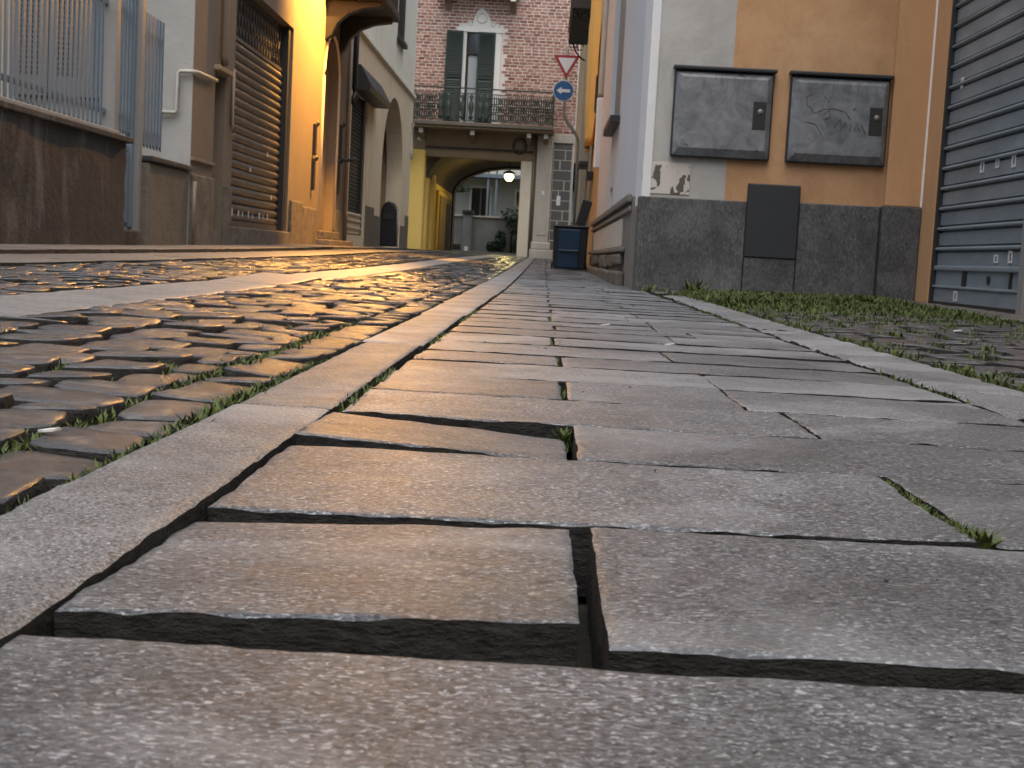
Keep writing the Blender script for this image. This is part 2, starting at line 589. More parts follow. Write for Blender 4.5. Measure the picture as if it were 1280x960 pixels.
def panel(mb, axis, base, a0, a1, z0, z1, holes=(), depth=.3, sgn=1, mi=0):
    """Wall face on plane axis=base with rectangular / arched holes and reveals running back by depth.
    sgn: +1 when the face looks along +axis. holes: (h0,h1,zb,zt[,spring])"""
    A = sorted({a0, a1, *[h[0] for h in holes], *[h[1] for h in holes]})
    Z = sorted({z0, z1, *[h[2] for h in holes], *[h[3] for h in holes]})
    P = (lambda a, z, d=0.0: (base - sgn * d, a, z)) if axis == 'x' else (lambda a, z, d=0.0: (a, base - sgn * d, z))
    for i in range(len(A) - 1):
        for j in range(len(Z) - 1):
            am, zm = (A[i] + A[i + 1]) / 2, (Z[j] + Z[j + 1]) / 2
            if any(h[0] < am < h[1] and h[2] < zm < h[3] for h in holes):
                continue
            mb.add([P(A[i], Z[j]), P(A[i + 1], Z[j]), P(A[i + 1], Z[j + 1]), P(A[i], Z[j + 1])], [(0, 1, 2, 3)], mi)
    for h in holes:
        h0, h1, zb, zt = h[:4]
        if len(h) == 5:
            sp = h[4]; cx = (h0 + h1) / 2; rx = (h1 - h0) / 2; rz = zt - sp; n = 24
            arc = [(cx - rx * math.cos(math.pi * k / n), sp + rz * math.sin(math.pi * k / n)) for k in range(n + 1)]
            for k in range(n):
                (p0, q0), (p1, q1) = arc[k], arc[k + 1]
                mb.add([P(p0, q0), P(p1, q1), P(p1, zt), P(p0, zt)], [(0, 1, 2, 3)], mi)
            out = [(h0, zb)] + arc + [(h1, zb)]
        else:
            out = [(h0, zb), (h0, zt), (h1, zt), (h1, zb)]
        for k in range(len(out)):
            (p0, q0), (p1, q1) = out[k], out[(k + 1) % len(out)]
            mb.add([P(p0, q0), P(p1, q1), P(p1, q1, depth), P(p0, q0, depth)], [(0, 1, 2, 3)], mi)
    return mb


# ================================================================== GROUND
def sheet(name, x0, x1, y0, y1, dz, mat, nx, ny, parent=None, func=gz, nz=0.0):
    X = np.linspace(x0, x1, nx + 1); Y = np.linspace(y0, y1, ny + 1)
    v = []
    for yy in Y:
        for xx in X:
            v.append((xx, yy, func(xx, yy) + dz + nz * float(fbm(xx * 14, yy * 14, 5))))
    f = [(j * (nx + 1) + i, j * (nx + 1) + i + 1, (j + 1) * (nx + 1) + i + 1, (j + 1) * (nx + 1) + i) for j in range(ny) for i in range(nx)]
    return link_mesh(name, v, f, mat, parent, smooth=True, origin=(0, 0, 0))


g0 = MB().add([(-400, -400, -.4), (400, -400, -.4), (400, 400, -.4), (-400, 400, -.4)], [(0, 1, 2, 3)]).build('ground', SOIL)
struct(g0)
subsoil = struct(sheet('street_bed', -9, 9, -6, 75, -.085, SOIL, 60, 160))
sidewalk = struct(sheet('sidewalk', -.375, .93, -2.0, 35.8, 0, SOIL, 18, 300, nz=.010, func=lambda x, y: gz(x, y) - (.062 if y < 2.0 else max(.016, .062 - .06 * (y - 2.0)))))
road = struct(sheet('road', -1.12, -.372, -1.0, 35.9, -.034, SOIL, 10, 300, nz=.01))
lane_far = struct(sheet('side_lane', -2.2, -1.36, 1.0, 35.9, -.034, SOIL, 10, 240, nz=.01))
yard = struct(sheet('cobbled_forecourt', .90, 2.12, .4, 8.75, -.028, SOIL, 14, 80, nz=.012))
footway = struct(sheet('footway', -3.24, -2.18, 2.0, 35.9, -.045, SOIL, 10, 120))
band = struct(sheet('stone_band', -1.385, -1.098, 1.0, 35.9, -.05, SOIL, 4, 120))
apron = struct(sheet('stone_apron', .62, 2.66, 4.0, 9.72, -.06, SOIL, 20, 60))


def slab(name, x0, x1, y0, y1, mat, parent, nx=8, ny=5, cz=(0, 0, 0, 0), thick=.055, wob=.002, edge=.004, und=.0015, seed=0, corner=0.0):
    """paving stone with uneven top, worn arrises and chipped outline; cz = height of FL, FR, BL, BR corners"""
    tx = np.linspace(0, 1, nx + 1); ty = np.linspace(0, 1, ny + 1)
    ease = lambda t: .55 * (.5 - .5 * np.cos(np.pi * t)) + .45 * t
    U, V = np.meshgrid(ease(tx), ease(ty))
    L, W = x1 - x0, y1 - y0
    ax, ay = x0 + U * L, y0 + V * W
    chip = lambda t, s: wob * (fbm(t * 13, t * 0 + s, seed, 4) * 1.5 - 2.2 * np.maximum(0, vnoise(t * 9, t * 0 + s + 7, seed) - .25))
    X = ax + (-chip(ay, 1.5)) * (1 - U) + chip(ay, 4.5) * U
    Y = ay + (-chip(ax, 8.5)) * (1 - V) + chip(ax, 12.5) * V
    d = np.minimum(np.minimum(U * L, (1 - U) * L), np.minimum(V * W, (1 - V) * W))
    Z = (cz[0] * (1 - U) + cz[1] * U) * (1 - V) + (cz[2] * (1 - U) + cz[3] * U) * V
    Z = Z + und * 1.6 * fbm(X * 5 + seed, Y * 9, seed, 2) + und * .55 * fbm(X * 28, Y * 45, seed + 3, 3)
    Z = Z - edge * np.exp(-d / (edge * 1.1)) * (.75 + 1.1 * fbm(X * 34, Y * 34, seed + 9, 2))
    G = np.array([gz(a, b) for a, b in zip((X * 0 + (x0 + x1) / 2).ravel(), Y.ravel())]).reshape(X.shape)
    Z = Z + G
    top = np.stack([X, Y, Z], -1).reshape(-1, 3)
    n = nx + 1
    idx = np.arange(len(top)).reshape(ny + 1, n)
    f = [(int(idx[j, i]), int(idx[j, i + 1]), int(idx[j + 1, i + 1]), int(idx[j + 1, i])) for j in range(ny) for i in range(nx)]
    loop = list(idx[0, :]) + list(idx[1:, -1]) + list(idx[-1, -2::-1]) + list(idx[-2:0:-1, 0])
    loop = [int(q) for q in loop]
    m = len(loop); o = len(top) + len(loop); o0 = len(top)
    rim = top[loop].copy(); mid = top[loop].copy(); bot = top[loop].copy()
    ntop = len(f)
    cen = np.array([(x0 + x1) / 2, (y0 + y1) / 2])
    if nx > 20:
        mid[:, 2] -= thick * .45
        jit = .0022 * vnoise(mid[:, 0] * 60, mid[:, 1] * 60, seed + 31)
        mid[:, :2] += np.sign(mid[:, :2] - cen) * jit[:, None]
        bot[:, 2] -= thick
        v = np.concatenate([top, rim, mid, bot])
        for k in range(m):
            k2 = (k + 1) % m
            f.append((o0 + k2, o0 + k, o + k, o + k2))
            f.append((o + k2, o + k, o + m + k, o + m + k2))
    else:
        bot[:, 2] -= thick
        v = np.concatenate([top, rim, bot])
        for k in range(m):
            k2 = (k + 1) % m
            f.append((o0 + k2, o0 + k, o + k, o + k2))
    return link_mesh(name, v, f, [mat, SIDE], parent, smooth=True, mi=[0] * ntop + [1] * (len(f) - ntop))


# --- sidewalk slabs: (x0, x1, y0, y1, corner heights)
near = [
    (-.262, .72, .22, .662, (-.004, 0, -.001, -.001)),
    (-.2505, .030, .702, 1.000, (.001, .011, -.009, .003)),
    (.046, .715, .700, 1.012, (.001, .000, .001, .000)),
    (-.247, .346, 1.030, 1.358, (-.003, .002, -.001, .001)),
    (.356, .712, 1.026, 1.362, (.0, .0, .0, .0)),
    (-.246, .036, 1.385, 1.632, (.008, -.006, .002, -.016)),
    (.046, .71, 1.372, 1.640, (0, .0, .0, .0)),
    (-.238, .346, 1.655, 1.925, (0, .001, .001, .001)),
    (.352, .71, 1.648, 1.925, (0, 0, 0, 0)),
    (-.236, .036, 1.935, 2.235, (.002, 0, .001, 0)),
    (.047, .30, 1.932, 2.238, (0, .001, 0, 0)),
    (.305, .71, 1.932, 2.240, (0, 0, .001, 0)),
]
for i, (x0, x1, y0, y1, cz) in enumerate(near):
    slab('paving_slab', x0, x1, y0, y1, SLAB, sidewalk, int(90 + 60 * (x1 - x0)), 60, cz, .055, .0022, .0026, .0020, 31 + i * 7)
y = 2.247
k = 0
slab_rows = []
while y < 35.4:
    d = random.uniform(.27, .35)
    if y > 6: d *= 1.15
    gap = random.choice([.003, .004, .006, .010])
    xr = .705 if y < 9.2 else .655
    xl = -.238 + .028 * min(1, (y - 2) / 6)
    if k % 2 == 0:
        cuts = [random.uniform(.27, .36)]
    else:
        cuts = [.035 + random.uniform(-.008, .008)]
        if random.random() < .5: cuts.append(random.uniform(.32, .5))
    xs_ = [xl] + cuts + [xr]
    for q in range(len(xs_) - 1):
        wide = .005 if cuts[0] < .1 and q <= 1 else .002
        a = xs_[q] + (wide if q else 0)
        b = xs_[q + 1] - (wide if q < len(xs_) - 2 else 0)
        lift = random.uniform(.0003, .0022)
        hq = [lift + random.uniform(-.001, .001), lift + random.uniform(-.001, .001), random.uniform(-.003, 0), random.uniform(-.003, 0)]
        n = 34 if y < 5 else (14 if y < 10 else 6)
        slab('paving_slab', a, b, y, y + d - gap, SLAB, sidewalk, n, max(4, n // 2), hq, .05, .0018, .0022, .0016, 400 + k * 5 + q)
    slab_rows.append((y, d, cuts))
    y += d
    k += 1

# --- kerbs
kerb = struct(MB().box(-.372, -.25, -1.0, 35.8, -.12, -.10).build('kerb', SOIL))
KY = [-.55, .52, 1.648, 2.86, 4.35, 5.4, 6.7, 7.9, 9.3, 10.6, 12, 13.4, 14.7, 16, 17.5, 19, 20.6, 22, 24, 26, 28, 30, 32, 34, 35.7]
for i in range(len(KY) - 1):
    b = -.03 * min(1, max(0, (KY[i] - 1.5) / 6))
    c = .03 * min(1, max(0, (KY[i] - 1.5) / 6))
    n = 90 if i in (1, 2) else (50 if i in (3, 4) else 10)
    slab('kerb_stone', -.367 + b * 1.2, -.2515 + c, KY[i] + .003, KY[i + 1] - .003, KERB, kerb, 24 if n > 20 else 5, n, [.004 + random.uniform(-.002, .002) for _ in range(4)], .09, .0008, .003, .0012, 900 + i)
kerb2 = struct(MB().box(.72, .90, -.5, 8.9, -.12, -.10).build('kerb_of_forecourt', SOIL))
KY = [.3, 1.35, 2.42, 3.35, 4.5, 5.6, 6.6, 7.5, 8.6]
for i in range(len(KY) - 1):
    sh = 0.0 if i < 5 else .012 * (i - 4)
    slab('kerb_stone', .722 + sh, .895 + sh, KY[i] + .003, KY[i + 1] - .003, KERB, kerb2, 24 if i < 5 else 6, 50 if i < 5 else 10, [.006] * 4, .09, .004, .009, .003, 950 + i)
# --- pale stone band in the road
KY = [1.2, 2.2, 3.35, 4.55, 5.7, 6.75, 8.0, 9.2, 10.5, 11.7, 13, 14.4, 15.8, 17.2, 18.8, 20.5, 22, 24, 26, 28, 30, 32, 34, 35.8]
for i in range(len(KY) - 1):
    cz = [.001, -.007, .001, -.007]
    if i == 4: cz = [.001, -.006, .018, .008]
    o = slab('band_stone', -1.384, -1.096, KY[i] + .004, KY[i + 1] - .004, STRIP, band, 16, 40 if i < 9 else 10, cz, .06, .002, .004, .002, 1000 + i)
# --- far footway slabs
yy = 3.0
i = 0
while yy < 35.6:
    d = random.uniform(.9, 1.25)
    for (a, b) in ((-2.188, -2.05), (-2.045, -1.0 - 1.62), (-2.615, -3.195)):
        a, b = min(a, b), max(a, b)
        slab('footway_slab', a, b - .005, yy, yy + d - .008, STRIP if a > -2.2 else PAVE, footway, 8, 10 if yy < 14 else 4,
             [0, -.008 if a > -2.2 else 0, 0, -.008 if a > -2.2 else 0], .05, .002, .003, .002, 1300 + i)
        i += 1
    yy += d
# --- apron slabs along the corner building and before the shutter
i = 0
for (x0, x1, y0, y1) in [(.74, 1.35, 8.78, 9.62), (1.355, 1.95, 8.78, 9.62), (1.955, 2.59, 8.82, 9.62), (2.13, 2.585, 7.75, 8.81), (2.13, 2.585, 6.7, 7.74), (2.13, 2.585, 5.6, 6.69), (2.13, 2.585, 4.5, 5.59)]:
    slab('apron_slab', x0, x1, y0, y1, PAVE, apron, 20, 14, (.008,) * 4, .055, .004, .006, .003, 1500 + i)
    i += 1


# --- cobbles
def cobble_proto(seed, n, rings):
    r = np.random.default_rng(seed)
    ang = np.linspace(0, 2 * np.pi, n, endpoint=False) + r.uniform(-.1, .1, n)
    e = 6.5
    rr = 1 / (np.abs(np.cos(ang)) ** e + np.abs(np.sin(ang)) ** e) ** (1 / e)
    rr *= 1 + r.uniform(-.07, .03, n)
    tilt = r.uniform(-.05, .05, 2)
    v = []
    for (s, z) in rings:
        for a, q in zip(ang, rr):
            x, yv = .5 * s * q * math.cos(a), .5 * s * q * math.sin(a)
            v.append((x, yv, z + (x * tilt[0] + yv * tilt[1]) * 2 * (1 if z > -.3 else 0) + r.uniform(-.008, .008) * (1 if z > -.3 else 0) + (.022 * math.sin(3.1 * x + seed) * math.cos(2.7 * yv + seed * 2) if z > -.3 else 0)))
    v.append((0, 0, rings[-1][1] + .02))
    f = []
    for k in range(len(rings) - 1):
        for i in range(n):
            f.append((k * n + i, k * n + (i + 1) % n, (k + 1) * n + (i + 1) % n, (k + 1) * n + i))
    o = (len(rings) - 1) * n
    c = len(v) - 1
    f += [(o + i, o + (i + 1) % n, c) for i in range(n)]
    return np.array(v), f


FINE = [(1.0, -.9), (1.0, -.30), (.99, -.13), (.965, -.045), (.92, -.010), (.6, .0), (.3, .004)]
LOW = [(1.0, -.7), (.99, -.12), (.95, -.02), (.70, .0)]
fine = [cobble_proto(s, 18, FINE) for s in range(14)]
low = [cobble_proto(s + 50, 10, LOW) for s in range(10)]


def cobbles(parent, stones, maxparts, mat, h=.062):
    """stones: (x, y, w, d, rot) sorted by importance; the first become parts, the rest one joined part"""
    meshes = []
    for v, f in fine:
        me = bpy.data.meshes.new('cobblestone')
        me.from_pydata(v.tolist(), [], f)
        me.materials.append(mat)
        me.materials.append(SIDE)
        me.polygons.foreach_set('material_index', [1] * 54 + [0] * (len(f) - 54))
        me.polygons.foreach_set('use_smooth', [True] * len(me.polygons))
        meshes.append(me)
    V, F, MI = [], [], []
    off = 0
    for i, (x, yv, sw, sdp, rt) in enumerate(stones):
        z = gz(x, yv) + random.uniform(-.005, .003)
        if i < maxparts:
            o = bpy.data.objects.new('cobblestone', meshes[i % len(meshes)])
            COL.objects.link(o)
            o.parent = parent
            o.location = Vector((x, yv, z)) - WL[parent.name]
            o.scale = (sw, sdp, h)
            o.rotation_euler = (random.uniform(-.028, .028), random.uniform(-.028, .028), rt)
        else:
            v, f = (fine if yv < 4.5 else low)[i % 10]
            c, s = math.cos(rt), math.sin(rt)
            q = v * np.array([sw, sdp, h])
            q = np.stack([q[:, 0] * c - q[:, 1] * s + x, q[:, 0] * s + q[:, 1] * c + yv, q[:, 2] + z + (q[:, 0] * math.cos(i) + q[:, 1] * math.sin(i)) * random.uniform(-.03, .03)], -1)
            V.append(q)
            F += [tuple(k + off for k in t) for t in f]
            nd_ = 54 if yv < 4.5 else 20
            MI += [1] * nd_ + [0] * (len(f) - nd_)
            off += len(v)
    if V:
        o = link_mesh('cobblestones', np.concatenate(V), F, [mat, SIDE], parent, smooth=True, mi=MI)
        o['kind'] = 'stuff'


def lay(x0, x1, y0, y1, pw, pd, seed):
    r = random.Random(seed)
    st, joints = [], []
    y = y0
    while y < y1:
        d = pd * r.uniform(.85, 1.2)
        x = x0 + r.uniform(-.03, .0)
        ph = r.uniform(0, 6)
        while x < x1 - .02:
            wv = pw * r.uniform(.75, 1.35)
            if x + wv > x1 - .03: wv = x1 - x
            if x < x0: wv += x - x0; x = x0
            cy = y + d / 2 + .014 * math.sin(x * 9 + ph) + r.uniform(-.008, .008)
            st.append((x + wv / 2, cy, wv - .012, d * r.uniform(.87, .94), r.uniform(-.05, .05)))
            joints.append((x + wv, cy, d, wv))
            x += wv
        y += d
    return st, joints


stA, jA = lay(-1.103, -.492, .55, 35.6, .138, .118, 3)
rowk = []
y = .5
rk = random.Random(9)
while y < 35.5:                                # the row along the kerb
    d = .13 * rk.uniform(.8, 1.3)
    b = -.036 * min(1, max(0, (y - 1.5) / 6))
    rowk.append((-.43 + b * .8 + rk.uniform(-.004, .004), y + d / 2, .098, d - .012, rk.uniform(-.04, .04)))
    y += d
key = lambda s: s[1] if s[1] > abs(s[0]) * 2.45 - .1 else 99
cobbles(road, sorted(stA + rowk, key=key), 300, COBB)
stB, jB = lay(-2.195, -1.388, 2.6, 35.6, .14, .12, 5)
cobbles(lane_far, sorted(stB, key=key), 300, COBB)
stC, jC = lay(.912, 2.12, 1.2, 8.72, .14, .118, 8)
keyc = lambda s: s[1] if s[1] > abs(s[0]) * 2.75 - .2 else 99
cobbles(yard, sorted(stC, key=keyc), 300, COBB)


# --- grass, moss
def grass(name, pts, parent=None, label=None, mat=GRASS):
    """pts: (x, y, z, height, spread, count)"""
    V, F = [], []
    for (x, y, z, h, sp, n) in pts:
        for _ in range(n):
            a = rng.uniform(0, 2 * math.pi)
            ox, oy = rng.normal(0, sp), rng.normal(0, sp)
            hh = h * rng.uniform(.45, 1.2)
            ww = hh * rng.uniform(.06, .11) + .0005
            lean = hh * rng.uniform(.1, .9)
            dx, dy = math.cos(a), math.sin(a)
            px, py = -dy * ww, dx * ww
            b = np.array([x + ox, y + oy, z])
            o = len(V)
            V += [(b[0] - px, b[1] - py, z), (b[0] + px, b[1] + py, z),
                  (b[0] + dx * lean * .35 + px * .8, b[1] + dy * lean * .35 + py * .8, z + hh * .6),
                  (b[0] + dx * lean * .35 - px * .8, b[1] + dy * lean * .35 - py * .8, z + hh * .6),
                  (b[0] + dx * lean, b[1] + dy * lean, z + hh * .95)]
            F += [(o, o + 1, o + 2, o + 3), (o + 3, o + 2, o + 4)]
    if not V: return
    o = link_mesh(name, V, F, mat, parent)
    o['kind'] = 'stuff'
    if label and parent is None:
        o['label'] = label
        o['category'] = 'grass'
    return o


pts = []
for (x, y, d, wv) in jA:
    if y < .8 or y < abs(x) * 2.3: continue
    pr = max(0.0, float(vnoise(x * 3.2, y * 2.2, 77)) + .24) * 1.25
    if x > -.62: pr += .35
    if random.random() < pr:
        m = 34 if y < 2.5 else (18 if y < 6 else 8)
        pts.append((x, y, gz(x, y) - .02, random.uniform(.014, .026), .014, m))
        if random.random() < .5:
            for q in range(3):
                pts.append((x - random.uniform(0, wv), y + d * .5, gz(x, y) - .02, random.uniform(.012, .020), .012, m // 2))
y = .8
while y < 20:                                  # both long joints beside the kerb
    b = -.036 * min(1, max(0, (y - 1.5) / 6))
    dens = 8 if y < 4 else 4
    n1 = float(fbm(y * 2.3, 1.0, 5, 2))
    if n1 > -.22:
        pts.append((-.379 + b * 1.2, y, gz(-.38, y) - .018, .016 + .018 * max(0, n1), .006, int(dens * (1 + 2.5 * max(0, n1 + .1)))))
    n2 = float(fbm(y * 2.7, 9.0, 8, 2))
    if n2 > -.25:
        pts.append((-.487 + b * .6, y, gz(-.487, y) - .02, .018 + .018 * max(0, n2), .010, int(dens * (1.2 + 2.5 * max(0, n2 + .1)))))
    y += .014 if y < 4 else .035
grass('grass', pts, None, 'short grass and moss growing between cobbles beside the left kerb')
pts = []
for (yk0, yk1, xk) in ((1.72, 2.5, -.244), (3.0, 3.5, -.235), (4.0, 5.2, -.23)):
    y = yk0
    while y < yk1:
        if fbm(y * 4, 2, 3, 2) > -.1:
            pts.append((xk + random.uniform(-.003, .003), y, -.022, .026, .003, 7))
        y += .008
for q in range(150):                            # the joint with the moss line between the two slabs of the third row
    f = q / 150
    pts.append((.351 + random.uniform(-.003, .003), 1.03 + .33 * f, -.012, .012 + .010 * max(0, .35 - f) / .35, .0025, 8))
for q in range(60):
    pts.append((.349 + random.uniform(-.003, .003), 1.655 + .27 * q / 60, -.014, .014, .0025, 5))
for q in range(26):
    pts.append((.041 + random.uniform(-.004, .004), 1.625 + .02 * random.random(), -.03, .026, .006, 4))
for q in range(30):
    pts.append((.041, 1.94 + .3 * q / 30, -.03, .02, .004, 4))
for (yr, d, cuts) in slab_rows:
    if yr < 9:
        for c in cuts:
            if random.random() < .75:
                for q in range(14):
                    pts.append((c, yr + d * random.random(), gz(0, yr) - .02, .022, .004, 3))
for q in range(220):
    y = random.uniform(1.5, 8.5)
    if fbm(y * 3, 7, 4, 2) > .0:
        pts.append((.716, y, gz(.7, y) - .012, .020, .005, 4))
grass('grass_in_slab_joints', pts, None, 'thin green moss and grass blades in the sidewalk slab joints')
pts = []
for (x, y, d, wv) in jC:
    if y < x * 2.4: continue
    far = min(1, max(0, (y - 5.2) / 2.2))
    pr = .42 + .8 * far + .5 * float(vnoise(x * 2.5, y * 1.8, 21))
    if x < 1.0: pr += .3
    if random.random() < pr:
        m = 26 if far > .5 else 18
        pts.append((x, y, gz(x, y) - .014, random.uniform(.018, .03) + .022 * far, .02 + .02 * far, m))
        for q in range(3):
            if random.random() < pr * .8:
                pts.append((x - random.uniform(0, wv), y + d * .5, gz(x, y) - .014, random.uniform(.015, .026) + .024 * far, .014 + .02 * far, m))
for q in range(6500):
    x, y = random.uniform(.93, 2.1), random.uniform(5.6, 8.75)
    if x > .95 and fbm(x * 2, y * 2, 12, 2) + (y - 7.0) * .30 - max(0, x - 1.6) * .3 > .0:
        pts.append((x, y, gz(x, y) - .012, random.uniform(.035, .068), .03, 16))
for q in range(90):
    y = random.uniform(2.2, 8.6)
    pts.append((.905 + random.uniform(0, .02) + (.012 if y > 5.6 else 0), y, gz(.9, y) - .01, .03, .012, 12))
for (x, y, h) in ((.95, 8.72, .11), (.98, 8.6, .09), (.80, 9.2, .05), (.73, 9.45, .06)):
    pts.append((x, y, gz(x, y) - .01, h, .03, 40))
for x in np.arange(.75, 2.3, .03):
    if fbm(x * 3, 3, 4, 2) > -.05:
        pts.append((x, 8.75, gz(x, 8.75) - .01, .045, .02, 10))
for y in np.arange(5.0, 8.8, .04):
    if fbm(y * 3, 5, 4, 2) > -.1:
        pts.append((2.12, y, gz(2.12, y) - .01, .045, .02, 10))
grass('grass_in_forecourt', pts, None, 'thick green grass overgrowing the cobbles before the corner building')

# --- small litter on the stones
for (x, y, s, lab) in ((-.47, 1.30, .010, 'white petal lying on the cobbles near the granite kerb'), (.20, 4.2, .014, 'pale scrap on the slabs near the forecourt kerb'),
                       (.32, 3.35, .010, 'small white crumb on the slab in the middle of sidewalk'), (1.52, 5.0, .016, 'white scrap among the forecourt cobbles near the shutter')):
    r = [(s * (1 + .3 * math.sin(3 * a + x)) * math.cos(a), s * .6 * math.sin(a)) for a in np.linspace(0, 2 * math.pi, 10)[:-1]]
    z = gz(x, y) + .004
    m = MB().prism([(x + a, y + b, z + a * .15) for a, b in r], (0, 0, .0025))
    tag(m.build('paper_scrap', WHITEPAINT), lab, 'litter')

# ================================================================== FENCE AND GARDEN WALL (left)
XW = -3.2


def B(name, mat, parent, x0, x1, y0, y1, z0, z1, bevel=.004, **kw):
    return MB().box(x0, x1, y0, y1, z0, z1, **kw).build(name, mat, parent, bevel)


gw = thing('garden_wall', 'long stained dark cement garden wall under the steel railing', 'wall', (XW - .12, 7, .1))
v = MB()
ny = 60
for (zz0, zz1) in ((-.05, .3), (.3, .6), (.6, .895)):
    pass
nz_ = 14
Yg = np.linspace(3.0, 10.34, ny + 1); Zg = np.linspace(-.05, .895, nz_ + 1)
vv, ff = [], []
for b in Zg:
    for a in Yg:
        bul = .02 * float(fbm(a * 2.2, b * 4, 4, 4)) + (.015 * max(0, float(vnoise(a * 3, b * 6, 9)) + .1) if b < .35 else 0)
        vv.append((XW + bul, a, b))
for j in range(nz_):
    for i in range(ny):
        q = j * (ny + 1) + i
        ff.append((q, q + 1, q + ny + 2, q + ny + 1))
link_mesh('wall_face', vv, ff, DIRTY, gw, smooth=True)
B('wall_body', DIRTY, gw, XW - .26, XW - .03, 3.0, 10.335, -.05, .893)
B('coping', DIRTY, gw, XW - .30, XW + .035, 2.98, 10.40, .897, .94, .008)
B('coping_ledge', PALE, gw, XW - .25, XW - .06, 2.98, 10.37, .942, .985, .006)
gw2 = thing('garden_wall', 'short tan plastered wall stub between gate and ochre house', 'wall', (XW - .12, 11.5, .1))
B('wall_body', DIRTYB, gw2, XW - .26, XW, 10.96, 12.18, -.05, .80, .02)
B('coping', DIRTY, gw2, XW - .29, XW + .03, 10.95, 12.19, .802, .85, .012)


def bar_proto(mat, h, name='bar', parent=None, y=0, z0=0, x=0, wd=.036):
    m = MB()
    m.add([(x - .006, y - wd / 2, z0 + .03), (x + .006, y - wd / 2, z0 + .03), (x + .006, y + wd / 2, z0), (x - .006, y + wd / 2, z0),
           (x - .006, y - wd / 2, z0 + h), (x + .006, y - wd / 2, z0 + h), (x + .006, y + wd / 2, z0 + h), (x - .006, y + wd / 2, z0 + h)],
          [(0, 1, 2, 3)[::-1], (4, 5, 6, 7), (0, 1, 5, 4), (1, 2, 6, 5), (2, 3, 7, 6), (3, 0, 4, 7)])
    return m.build(name, mat, parent)


fx = XW - .13
f1 = thing('steel_fence', 'long blue grey steel bar railing on the garden wall', 'fence', (fx, 7, .94))
B('rail', STEEL, f1, fx - .035, fx - .008, 3.0, 10.28, 1.10, 1.14)
B('rail', STEEL, f1, fx - .035, fx - .008, 3.0, 10.28, 1.90, 1.94)
p0 = bar_proto(STEEL, 1.2, 'bar', f1, 4.0, .985, fx)
yb = 4.094
while yb < 10.2:
    if not (8.0 < yb < 8.2):
        dup(p0, (WL[p0.name].x, yb, WL[p0.name].z), f1)
    yb += .094
for yp in (4.9, 8.1):
    B('post', STEEL, f1, fx - .03, fx + .03, yp - .05, yp + .05, .94, 2.25)
B('post', STEELP, f1, fx - .04, fx + .06, 10.26, 10.35, .942, 2.35)
ga = thing('steel_gate', 'narrow blue grey steel gate with solid lower panel', 'gate', (fx, 10.6, .2))
B('panel', STEEL, ga, fx - .01, fx + .01, 10.43, 10.80, .30, .86, .003)
B('frame', STEEL, ga, fx - .02, fx + .03, 10.37, 10.428, .27, 2.1)
B('frame', STEEL, ga, fx - .02, fx + .03, 10.802, 10.86, .27, 2.1)
for zr in (.27, .864, 1.10, 1.90):
    B('rail', STEEL, ga, fx - .03, fx + .0, 10.43, 10.80, zr + .001, zr + .045)
g1 = bar_proto(STEEL, 1.1, 'bar', ga, 10.46, .98, fx + .012)
for k in range(1, 5):
    dup(g1, (WL[g1.name].x, 10.46 + k * .078, WL[g1.name].z), ga)
B('gate_post', STEELP, ga, fx - .05, fx + .07, 10.865, 10.95, .15, 2.4)
B('threshold_step', DIRTY, ga, XW - .25, XW - .02, 10.36, 10.86, .02, .245, .01)
f2 = thing('steel_fence', 'short blue grey railing section on the tan wall stub', 'fence', (fx, 11.3, .85))
B('rail', STEEL, f2, fx - .035, fx - .008, 10.96, 11.75, 1.04, 1.08)
B('rail', STEEL, f2, fx - .035, fx - .008, 10.96, 11.75, 1.84, 1.88)
g2 = bar_proto(STEEL, 1.08, 'bar', f2, 11.02, .93, fx, .05)
for k in range(1, 8):
    dup(g2, (WL[g2.name].x, 11.02 + k * .094, WL[g2.name].z), f2)

# ================================================================== OCHRE SHOP HOUSE
hb = thing('ochre_house', 'ochre plastered house with brown roller shutter and arched niche', 'house', (-6, 17, 0))
hol = [(13.02, 13.42, .30, 1.78), (13.80, 16.85, .36, 2.82), (19.2, 20.45, .42, 3.17, 2.55)]
panel(MB(), 'x', XW, 12.2, 21.8, -.1, 6.4, hol, .34, 1).build('wall', OCHRE_L, hb)
sw = panel(MB(), 'y', 12.2, -9.0, XW, -.1, 6.4, [(-4.80, -3.96, 1.38, 3.6)], .2, -1).build('side_wall', PALE, hb)
B('core', INSIDE, hb, -9, XW - .345, 12.45, 21.78, -.1, 6.3, 0)
B('roof', ROOFT, hb, -9.4, XW + .45, 11.8, 21.79, 6.42, 6.6, .01)
# louvred window shutters on the side wall, seen through the railing
for (xa, xb, nc) in ((-4.78, -4.475, 4), (-4.445, -3.985, 8)):
    lf = B('shutter_leaf', GREYWOOD, hb, xa, xa + .045, 12.13, 12.17, 1.40, 3.55, .003)
    m = MB()
    m.box(xb - .06, xb, 12.13, 12.17, 1.40, 3.55)
    m.box(xa + .046, xb - .061, 12.13, 12.17, 1.40, 1.56)
    x0, x1 = xa + .046, xb - .061
    pt = (x1 - x0) / nc
    for k in range(nc + 1):
        xc = x0 + k * pt
        m.box(max(x0, xc - pt * .22), min(x1, xc + pt * .22), 12.134, 12.166, 1.561, 3.55)
    for k in range(46):
        zc = 1.561 + k * .0445
        m.box(x0, x1, 12.14, 12.16, zc, zc + .018)
    m.build('louvre_grid', GREYWOOD, lf)
B('window_void', INSIDE, hb, -4.79, -3.97, 12.36, 12.40, 1.39, 3.59, 0)
